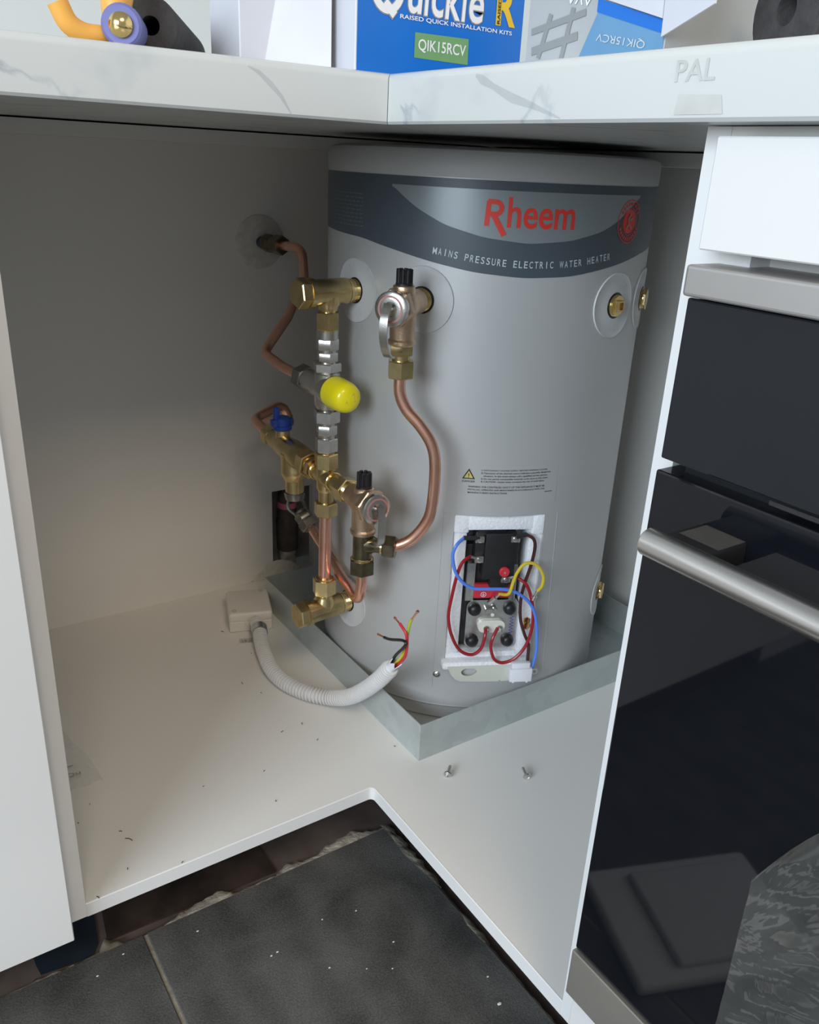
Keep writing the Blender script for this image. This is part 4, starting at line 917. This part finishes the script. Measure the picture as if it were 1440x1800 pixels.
re = relief('relief_valve', 'bronze relief valve with black cap on the brass cross above the dark tee', V3(SX, SY, ZC), V3(0, -1, 0), 0.090, EX, {'out': 0.2740, 'stub': 0.3320, 'cap': 0.3500}, ZC, 0.119,
            [(0.003, 0.005, -0.002), (0.006, 0.000, -0.002), (0.0085, -0.010, -0.002), (0.0085, -0.028, -0.002), (0.006, -0.040, -0.002), (-0.002, -0.046, -0.002), (-0.012, -0.047, -0.002)], s_in=0.050)
MB().hexn((SX, SY, ZC), (0, -1, 0), 0.040, 0.057, 0.0158, rot=R_(15)).part('inlet_nut', 'brass', re)

# dark brass drain tee under the second relief valve
dt = thing('drain_tee', 'dark tarnished brass tee below the lower relief valve', 'pipe fitting', (EX[0], EX[1], 0.225))
dv = (V3(VX[0], VX[1], 0)-V3(EX[0], EX[1], 0)).normalized(); de = V3(EX[0], EX[1], 0.2610)
MB().cyl((EX[0], EX[1], 0), UP, 0.2420, 0.2760, 0.0115).cyl(de, dv, 0.0, 0.026, 0.0088).lathe(de, dv, [(0.004, 0.0115), (0.012, 0.0105), (0.016, 0.0088)], 24).part('tee_body', 'dark_brass', dt)
MB().cyl((EX[0], EX[1], 0), UP, 0.2395, 0.2440, 0.0128).part('ring', 'brass', dt); MB().cyl(de, dv, 0.022, 0.026, 0.0112).part('ring', 'brass', dt)
MB().hexn((EX[0], EX[1], 0), UP, 0.2230, 0.2410, 0.0158).part('union_nut', 'dark_brass', dt)
MB().hexn(de, dv, 0.0255, 0.0400, 0.0142).part('union_nut', 'dark_brass', dt)
def dpn(x, y, z): return V3(x, y, z)
d1 = catmull([dpn(VX[0], VX[1], 0.4660), dpn(0.0671, 0.0801, 0.4460), dpn(0.0731, 0.0744, 0.4277), dpn(0.0852, 0.0629, 0.4100), dpn(0.0948, 0.0537, 0.3900), dpn(0.0985, 0.0502, 0.3657), dpn(0.0983, 0.0504, 0.3247), dpn(0.0948, 0.0538, 0.2990), dpn(0.0830, 0.0649, 0.2745), dpn(0.0690, 0.0783, 0.2630), dpn(0.0600, 0.0868, 0.2612)], 8)
MB().tube(d1, PIPE, 18).solo('copper_pipe', 'copper', 'S-shaped copper pipe in front of the heater from relief valve to dark tee', 'pipe', base=(0.085, 0.063, 0.255))
d2 = catmull([(EX[0], EX[1], 0.2300), (EX[0], EX[1], 0.2050), (0.0425, 0.1135, 0.1860), (0.0480, 0.1330, 0.1765), (0.0545, 0.1580, 0.1760), (0.0600, 0.1900, 0.1780), (0.0635, 0.2400, 0.1945), (0.0630, 0.2740, 0.2095), (0.0625, 0.2860, 0.2160)], 8)
MB().tube(d2, PIPE, 16).solo('copper_pipe', 'copper', 'hooked copper drain pipe passing behind the straight vertical pipe', 'pipe', base=(0.05, 0.16, 0.168))
# tundish under the drain stub
td = thing('tundish', 'metal tundish with open sides under the brass drain stub', 'pipe fitting', (0.06, 0.29, 0.21))
tdir = (V3(0.050, 0.318, 0.2440)-V3(0.0630, 0.2760, 0.2105)).normalized(); t0 = V3(0.0630, 0.2760, 0.2105)
MB().hexn(t0, tdir, 0.0, 0.012, 0.0140).hexn(t0, tdir, 0.013, 0.024, 0.0125).cyl(t0, tdir, 0.010, 0.028, 0.0100).part('union_nut', 'dark_nickel', td)
MB().tube(catmull([t0+tdir*0.026+V3(0.008, 0, 0.003), t0+tdir*0.040+V3(0.010, 0, 0.006), t0+tdir*0.056+V3(0.004, -0.01, 0.008)], 6), 0.0022, 8).part('strut', 'dark_nickel', td)
MB().tube(catmull([t0+tdir*0.026+V3(-0.008, 0, -0.002), t0+tdir*0.040+V3(-0.011, 0, -0.002), t0+tdir*0.056+V3(-0.005, -0.012, 0.004)], 6), 0.0022, 8).part('strut', 'dark_nickel', td)
MB().lathe((qc.x, qc.y-0.0012, qc.z-0.054), (0, -0.03, -1), [(0.0, 0.0134), (0.004, 0.0136), (0.010, 0.0122), (0.011, 0.0085)], 24, cap=False).part('collar', 'dark_nickel', td)
# old waste pipe in the wall cut-out
wp = thing('waste_pipe', 'old lagged waste pipe with pink tape inside the wall cut-out', 'pipe', (0.172, D+0.03, 0.0))
wo = (0.172, D+0.034, 0)
MB().lathe(wo, UP, [(0.030, 0.0150), (0.032, 0.0185), (0.085, 0.0195), (0.092, 0.0170), (0.112, 0.0160), (0.18, 0.0150)], 24).part('lagging', 'pipe_lagging', wp)
MB().cyl(wo, UP, 0.111, 0.122, 0.0172, 24).part('tape', 'pink_tape', wp, 'pink tape band')
MB().thread(wo, UP, -0.012, 0.032, 0.0150, 0.006).part('threaded_end', 'dirty_white', wp, 'grimy white threaded end')

# ------------------------------------------------------------------ junction box, conduit and loose cable
jb = thing('junction_box', 'cream plastic junction box standing on the base panel beside the tray', 'junction box', (0.0300, 0.4240, 0.0))
def jbm(mb):
    c, s = math.cos(R_(-19)), math.sin(R_(-19)); return mb.map(lambda v: (0.0320+v.x*c-v.y*s, 0.4270+v.x*s+v.y*c, v.z))
jbm(MB().bevbox(-0.0325, 0.0325, -0.038, 0.038, 0.0, 0.020, 0.003, 2)).part('base', 'box_plastic', jb, smooth=10)
jbm(MB().bevbox(-0.0332, 0.0332, -0.0387, 0.0387, 0.0165, 0.0330, 0.0045, 3)).part('cover', 'box_plastic', jb, smooth=31)
for (x, y) in ((-0.024, -0.029), (0.022, 0.030)):
    jbm(MB().lathe((x, y, 0.0325), UP, [(0, 0.0036), (0.0009, 0.0034), (0.0009, 0.0024), (0.0001, 0.0022)], 16)).part('screw', 'zinc', jb)
jbm(MB().lathe((0.0050, -0.0380, 0.0150), (0, -1, 0), [(-0.003, 0.0140), (0.0022, 0.0138), (0.0022, 0.0118), (-0.003, 0.0116)], 24, cap=False)).part('knockout', 'box_plastic', jb)
cd = thing('conduit', 'grey corrugated conduit curving from the junction box up before the heater', 'conduit', (0.02, 0.22, 0.0))
path = catmull([(0.0300, 0.4050, 0.0170), (0.0265, 0.3870, 0.0170), (0.0215, 0.3650, 0.0165), (0.0120, 0.3380, 0.0140), (0.0035, 0.3080, 0.0118), (-0.0050, 0.2640, 0.0112), (-0.0020, 0.2240, 0.0112), (0.0135, 0.1880, 0.0115), (0.0330, 0.1600, 0.0150), (0.0420, 0.1280, 0.0330), (0.0450, 0.0950, 0.0630), (0.0450, 0.0650, 0.0950), (0.0450, 0.0420, 0.1240)], 24)
path = resample(path, 0.0010)
MB().tube(path, 0.0105, 20, rfun=lambda i: (0.0105, 0.0109, 0.0105, 0.0079, 0.0079)[i % 5]).part('corrugated_tube', 'conduit_grey', cd, smooth=28)
e0 = path[-1]; et = (path[-1]-path[-4]).normalized()
MB().cyl(e0, et, -0.002, 0.0030, 0.0098).part('tube_end', 'conduit_grey', cd)
sh = MB().lathe(e0, et, [(0.0, 0.0062), (0.010, 0.0058), (0.020, 0.0066), (0.020, 0.0056), (0.002, 0.0046)], 16, cap=False)
for i, v in enumerate(sh.v):
    if (v-e0).dot(et) > 0.015: sh.v[i] = v+et*(0.006*math.sin((i % 16)*1.6))
sh.part('cable_sheath', 'white_plastic', cd, 'torn white cable sheath')
# saddle clip holding the conduit down
sd = thing('saddle_clip', 'zinc saddle clip screwed over the conduit next to the junction box', 'clip', (0.0, 0.36, 0.0))
ci = min(range(len(path)), key=lambda i: abs(path[i].y-0.362)); pc = path[ci]; ptg = (path[ci+1]-path[ci-1]).normalized(); sdn = ptg.cross(Vector((0, 0, 1))).normalized()
if sdn.x > 0: sdn = -sdn
MB().lathe(pc, ptg, [(-0.007, 0.0122), (-0.007, 0.0112), (0.007, 0.0112), (0.007, 0.0122), (-0.007, 0.0122)], 26, cap=False).part('strap', 'zinc', sd)
ba0 = pc+sdn*0.010; ba1 = pc+sdn*0.030
f2 = Vector((ptg.x, ptg.y, 0)).normalized(); corners = [ba0+f2*0.006, ba1+f2*0.006, ba1-f2*0.006, ba0-f2*0.006]
MB().prism([(c.x, c.y) for c in corners], 0.0, 0.0016).part('foot', 'zinc', sd, smooth=0)
mid = pc+sdn*0.023; MB().lathe((mid.x, mid.y, 0.0012), UP, [(0, 0.0036), (0.0014, 0.0032), (0.0018, 0.001)], 14).part('clip_screw', 'zinc', sd)
# three cores
cb = thing('loose_cable', 'three stripped cable cores sticking out of the conduit end', 'cable', (0.045, 0.035, 0.13))
def core(pts, m, lab):
    c = catmull(pts, 8); k = MB().tube(c[:-6], 0.0018, 10).part('core', m, cb, lab)
    MB().tube(c[-8:], 0.0012, 8).lathe(c[-1], c[-1]-c[-4], [(-0.001, 0.0010), (0.001, 0.0020), (0.003, 0.0017)], 8).part('bare_copper', 'copper', k)
XW = 0.045
def wx(y, z, dx=0.0): return V3(XW+dx, y, z)
st0 = e0+et*0.001
core([st0+V3(-0.002, 0.001, 0), wx(0.0300, 0.1480, -0.002), wx(0.0120, 0.1690, -0.004), wx(0.0065, 0.1785, -0.004), wx(0.0160, 0.1770, -0.003), wx(0.0390, 0.1655, -0.002), wx(0.0540, 0.1590, 0), wx(0.0680, 0.1560, 0)], 'wire_black', 'black core')
core([st0+V3(0.002, -0.001, 0), wx(0.0185, 0.1490, 0.002), wx(0.0130, 0.1660, 0.002), wx(0.0135, 0.1835, 0.001), wx(0.0235, 0.1915, 0.0), wx(0.0345, 0.1945, 0.0)], 'wire_bright_red', 'red core')
core([st0+V3(0.0, 0.0, 0), wx(0.0260, 0.1470, 0.004), wx(0.0190, 0.1660, 0.005), wx(0.0165, 0.1850, 0.005), wx(0.0115, 0.2010, 0.004), wx(0.0000, 0.2190, 0.004)], 'wire_green', 'green and yellow core')

# ------------------------------------------------------------------ small things on the base panel
def pan_screw(x, y, deg, label, grp):
    root = thing('panel_screw', label, 'screw', (x, y, 0.0), group=grp)
    d = V3(math.cos(R_(deg)), math.sin(R_(deg)), 0.25).normalized(); o = V3(x, y, 0.0052)
    MB().lathe(o, -d, [(-0.001, 0.0018), (0.0, 0.0050), (0.0016, 0.0047), (0.0030, 0.0030), (0.0034, 0.0019), (0.0014, 0.0011)], 18).part('head', 'steel', root)
    MB().thread(o+d*0.0, d, 0.0, 0.0115, 0.0021, 0.0014, 12).part('shank', 'steel', root)
pan_screw(0.0850, -0.0320, 40, 'steel pan head screw lying on the base panel beside the tray corner', 'loose screws on the base panel')
pan_screw(0.1650, -0.0830, 75, 'steel pan head screw lying on the base panel further along towards the oven', 'loose screws on the base panel')
# scrap of clear packaging beside the left panel
vs = []; fs = []; nu, nv = 16, 22
for i in range(nu):
    for j in range(nv):
        s, t = i/(nu-1), j/(nv-1); y = 0.165+t*0.165; xr = -0.262-0.022*t-0.012*abs(t-0.25)
        x = -A+0.001+s*(xr+A); z = 0.0012+0.004*abs(math.sin(9*s+7*t))*(1-0.6*t)+0.010*max(0, 0.35-s)*(0.5+0.5*math.sin(14*t))
        vs.append((x, y, z))
for i in range(nu-1):
    for j in range(nv-1): fs.append((i*nv+j, (i+1)*nv+j, (i+1)*nv+j+1, i*nv+j+1))
ps = MB().add(vs, fs).solo('plastic_scrap', 'clear_plastic', 'scrap of clear printed packaging film beside the cabinet side panel', 'plastic scrap', smooth=80)
textmb('o Qu', -0.312, 0.180, 0.028, 0.008, 0.01).map(lambda v: (v.x, v.y, 0.0085)).part('lettering', 'grey_print', ps, smooth=0)
MB().join(stroke([(-0.312, 0.200), (-0.288, 0.2005)], 0.0016)).map(lambda v: (v.x, v.y, 0.0085)).part('small_print', 'grey_print', ps, smooth=0)
# swarf and flecks
flk = [(-0.270, 0.077, 0.004), (-0.266, 0.061, 0.011), (-0.279, 0.022, 0.003), (-0.229, 0.002, 0.003), (-0.314, 0.001, 0.005), (-0.047, 0.145, 0.005), (-0.098, 0.088, 0.003), (-0.108, 0.035, 0.003), (-0.169, 0.099, 0.002), (-0.287, 0.135, 0.002), (-0.305, 0.112, 0.002),
       (-0.019, 0.411, 0.006), (-0.048, 0.269, 0.006), (-0.035, 0.235, 0.002), (-0.018, 0.147, 0.004), (-0.016, 0.108, 0.003), (0.061, 0.048, 0.003), (-0.006, 0.333, 0.002)]
for (x, y, l) in flk:
    a = random.uniform(0, 3.1); l *= 0.8; dx, dy = math.cos(a)*l/2, math.sin(a)*l/2
    MB().tube([(x-dx, y-dy, 0.0006), (x+dy*0.2, y-dx*0.2, 0.0012), (x+dx, y+dy, 0.0007)], 0.00042, 5).solo('metal_shaving', 'debris_dark', 'tiny dark shaving lying on the white base panel', 'debris', group='dark shavings on the base panel')
spk = [(-0.142, -0.020), (-0.134, -0.019), (-0.069, -0.006), (-0.028, -0.016), (-0.013, -0.077), (-0.033, -0.106), (-0.058, -0.091), (-0.093, -0.068), (0.043, -0.204), (0.053, -0.171), (-0.315, 0.056), (-0.283, 0.069), (-0.201, 0.055)]
for i, (x, y) in enumerate(spk):
    r = random.uniform(0.0006, 0.0012) if i != 8 else 0.0020
    MB().lathe((x, y, ZF), UP, [(0, r*0.6), (r*0.5, r), (r, r*0.5)], 5).map(lambda v, x=x: (x+(v.x-x)*1.6, v.y, v.z)).solo('plaster_crumb', 'debris_white', 'tiny white crumb lying on the slate floor', 'debris', group='white crumbs on the slate floor', smooth=0)

# ------------------------------------------------------------------ things on the worktop
ZW = H+T
bx_ = thing('fittings_carton', 'blue printed carton with green code label standing on the worktop corner', 'carton', (0.028, 0.03, ZW))
BX0, BX1, BY, BH = -0.0555, 0.1115, -0.020, 0.135
MB().bevbox(BX0, BX1, BY, BY+0.095, ZW, ZW+BH, 0.0008, 1).part('box', 'carton_white', bx_, smooth=0)
def front(mb, d=0.0005): return mb.map(lambda v: (v.x, BY-d-v.z, v.y))
front(MB().add([(BX0+0.0015, ZW+0.0005, 0), (BX1-0.0008, ZW+0.0005, 0), (BX1-0.0008, ZW+BH-0.001, 0), (BX0+0.0015, ZW+BH-0.001, 0)], [(0, 1, 2, 3)]), 0.0003).part('front_print', 'carton_blue', bx_, 'bright blue printed face', smooth=0)
gl = front(MB().add([(-0.0005, 0.7550, 0), (0.0540, 0.7545, 0), (0.0535, 0.7737, 0), (-0.0005, 0.7730, 0)], [(0, 1, 2, 3)]), 0.0006).part('code_label', 'label_green', bx_, 'green code label', smooth=0)
front(textmb('QIK15RCV', 0.0030, 0.7592, 0.0480, 0.0096, 0.010), 0.0009).part('lettering', 'pure_white_print', gl, smooth=0)
front(textmb('RAISED QUICK INSTALLATION KITS', -0.0155, 0.7805, 0.1145, 0.0036, 0.015), 0.0009).part('lettering', 'pure_white_print', bx_, smooth=0)
for (nm, mt, bd, dd, gr) in (('lettering_outline', 'grey_print', 0.030, 0.0006, 0.0008), ('lettering', 'pure_white_print', 0.012, 0.0010, 0.0)):
    lt = stroke([(-0.0275+0.0125*math.cos(a/14*math.pi), 0.8000+0.0145*math.sin(a/14*math.pi)) for a in range(28)], 0.0058+2*gr, True)
    lt.join(lift(stroke([(-0.0300-gr*0.5, 0.7905+gr), (-0.0205+gr*0.5, 0.7825-gr)], 0.0062+2*gr), 0.00015))
    for ch, x, w, h in (('u', -0.0085, 0.0140, 0.0215), ('i', 0.0072, 0.0048, 0.0300), ('c', 0.0142, 0.0120, 0.0215), ('k', 0.0278, 0.0150, 0.0310), ('i', 0.0445, 0.0048, 0.0300), ('e', 0.0518, 0.0150, 0.0215)):
        lt.join(textmb(ch, x-gr, 0.7855-gr, w+2*gr, h+2*gr, bd, 0.08))
    front(lt, dd).part(nm, mt, bx_, 'white brand lettering' if gr == 0 else None, smooth=0)
front(textmb('R', 0.0805, 0.7870, 0.0215, 0.0290, 0.03), 0.0008).part('large_letter', 'gold_print', bx_, 'large golden letter', smooth=0)
front(textmb('RAISED', 0.7880, -0.0848, 0.0190, 0.0030, 0.02).map(lambda v: (-v.y, v.x, 0)), 0.0012).part('lettering', 'black_print', bx_, smooth=0)

# white carton left of it, flap folded outwards
wc_ = thing('white_carton', 'plain white carton with a folded flap beside the blue carton', 'carton', (-0.11, 0.09, ZW))
MB().bevbox(-0.125, -0.060, 0.040, 0.100, ZW, ZW+0.12, 0.0008, 1).part('box', 'carton_white', wc_, smooth=0)
MB().add([(-0.105, 0.0390, ZW+0.0005), (-0.062, 0.0060, ZW+0.0005), (-0.060, 0.0100, ZW+0.11), (-0.078, 0.0390, ZW+0.12), (-0.105, 0.0400, ZW+0.0005), (-0.062, 0.0070, ZW+0.0005), (-0.060, 0.0110, ZW+0.11), (-0.078, 0.0400, ZW+0.12)],
         [(0, 1, 2, 3), (4, 7, 6, 5), (0, 4, 5, 1), (1, 5, 6, 2), (2, 6, 7, 3), (3, 7, 4, 0)]).part('flap', 'carton_white', wc_, smooth=0)

# second carton, lying open on the heater side
c2r = thing('open_carton', 'grey and blue printed carton lying open with white flaps on the worktop', 'carton', (0.10, -0.18, ZW))
fx = 0.045
MB().bevbox(fx, fx+0.10, -0.240, -0.1045, ZW, ZW+0.062, 0.0008, 1).part('box', 'carton_grey', c2r, smooth=0)
def sidef(mb, d=0.0005): return mb.map(lambda v: (fx-d, -v.x, v.y))
sidef(MB().add([(0.158, ZW+0.0005, 0), (0.2395, ZW+0.0005, 0), (0.2395, ZW+0.0240, 0), (0.1778, ZW+0.0370, 0)], [(0, 1, 2, 3)])).part('print_panel', 'carton_steel_blue', c2r, smooth=0)
sidef(MB().add([(0.1770, ZW+0.0370, 0), (0.2395, ZW+0.0190, 0), (0.2395, ZW+0.0270, 0), (0.1770, ZW+0.0450, 0)], [(0, 1, 2, 3)]), 0.0008).part('print_stripe', 'carton_blue', c2r, smooth=0)
sidef(textmb('QIK15RCV', 0, 0, 0.046, 0.0055, 0.0).map(lambda v: (0.2250-v.x*0.98-v.y*0.15, ZW+0.0170+v.x*0.17-v.y, 0)), 0.0010).part('lettering', 'white_print', c2r, smooth=0)
sidef(textmb('AVA', 0, 0, 0.026, 0.007, 0.0).map(lambda v: (0.172-v.x*0.98-v.y*0.15, ZW+0.0480+v.x*0.17-v.y, 0)), 0.0010).part('lettering', 'pure_white_print', c2r, smooth=0)
for a, b_, w in (((0.110, 0.030), (0.166, 0.038), 0.0045), ((0.112, 0.017), (0.160, 0.024), 0.0055), ((0.120, 0.012), (0.130, 0.040), 0.0045), ((0.145, 0.010), (0.153, 0.042), 0.0045)):
    sidef(stroke([(a[0], ZW+a[1]), (b_[0], ZW+b_[1])], w), 0.0004+0.0001*a[0]*10).part('valve_picture', 'carton_dark_grey', c2r, smooth=0)
def sheet(p, t=0.0012):
    p = [Vector(a) for a in p]; nrm = (p[1]-p[0]).cross(p[2]-p[0]).normalized()*t
    return MB().add(p+[a+nrm for a in p], [(0, 1, 2, 3), (7, 6, 5, 4), (0, 4, 5, 1), (1, 5, 6, 2), (2, 6, 7, 3), (3, 7, 4, 0)])
sheet([(fx-0.001, -0.1775, ZW+0.0460), (fx-0.003, -0.2395, ZW+0.0275), (fx-0.008, -0.2400, ZW+0.085), (fx-0.006, -0.1850, ZW+0.090)]).part('flap', 'carton_white', c2r, smooth=0)
sheet([(fx-0.003, -0.2405, ZW+0.0170), (fx-0.012, -0.2860, ZW+0.0300), (fx-0.012, -0.2860, ZW+0.075), (fx-0.006, -0.2410, ZW+0.080)]).part('flap', 'carton_white', c2r, smooth=0)
# dark tape roll standing behind the flap
MB().lathe((0.090, -0.2930, ZW+0.0330), (0.95, -0.3, 0), [(0.0, 0.009), (0.0, 0.0310), (0.0015, 0.0325), (0.0285, 0.0325), (0.030, 0.0310), (0.030, 0.009), (0.0, 0.009)], 40, cap=False).solo('tape_roll', 'foam_rubber', 'dark rubber tape roll standing behind the open white flap', 'tape roll', base=(0.105, -0.295, ZW))
MB().bevbox(-0.010, 0.05, -0.50, -0.372, ZW, ZW+0.0022, 0.0005, 1).solo('cardboard_slip', 'residue', 'thin beige cardboard slip lying on the worktop above the oven', 'cardboard', smooth=0)

# foam pipe lagging and the small orange handled valve
fd = V3(0.45, 0.89, 0).normalized(); fc = V3(-0.1952, 0.040, ZW+0.0200)
fi = thing('foam_tube', 'dark grey foam pipe lagging tube lying on the worktop', 'pipe lagging', (-0.15, 0.13, ZW))
MB().lathe(fc, fd, [(0.0, 0.0066), (0.0, 0.0192), (0.0012, 0.0200), (0.20, 0.0200), (0.20, 0.0066), (0.0, 0.0066)], 40, cap=False).part('tube', 'foam_rubber', fi)
og = thing('orange_lever_valve', 'small valve with orange levers and blue collar lying beside the foam tube', 'valve', (-0.235, 0.02, ZW))
oc_ = V3(-0.2240, 0.012, ZW+0.0140)
MB().lathe(oc_, (-0.45, -0.9, 0), [(-0.030, 0.0120), (0.0, 0.0140), (0.006, 0.0138), (0.008, 0.0120)], 28).part('collar', 'violet_plastic', og, 'blue plastic collar')
MB().lathe(oc_, (-0.45, -0.9, 0), [(0.006, 0.0085), (0.010, 0.0080), (0.013, 0.0050), (0.014, 0.001)], 24).part('nipple', 'brass_bright', og)
def lev_(pts, rs):
    pts = catmull(pts, 6); mb = MB().tube(pts, 0.008, 14, rfun=lambda i: rs[0]+(rs[1]-rs[0])*min(1, i/(len(pts)*0.7)))
    return mb
lev_([oc_+V3(-0.006, 0.010, -0.005), (-0.2380, 0.020, ZW+0.0080), (-0.2490, 0.020, ZW+0.0080), (-0.2590, 0.020, ZW+0.0130), (-0.2650, 0.020, ZW+0.0250)], (0.0056, 0.0072)).part('lever', 'orange_plastic', og, smooth=60)
lev_([oc_+V3(-0.002, 0.010, 0.004), (-0.2260, 0.020, ZW+0.022), (-0.2240, 0.021, ZW+0.034), (-0.2215, 0.022, ZW+0.050)], (0.0080, 0.0115)).part('lever', 'orange_plastic', og, smooth=60)
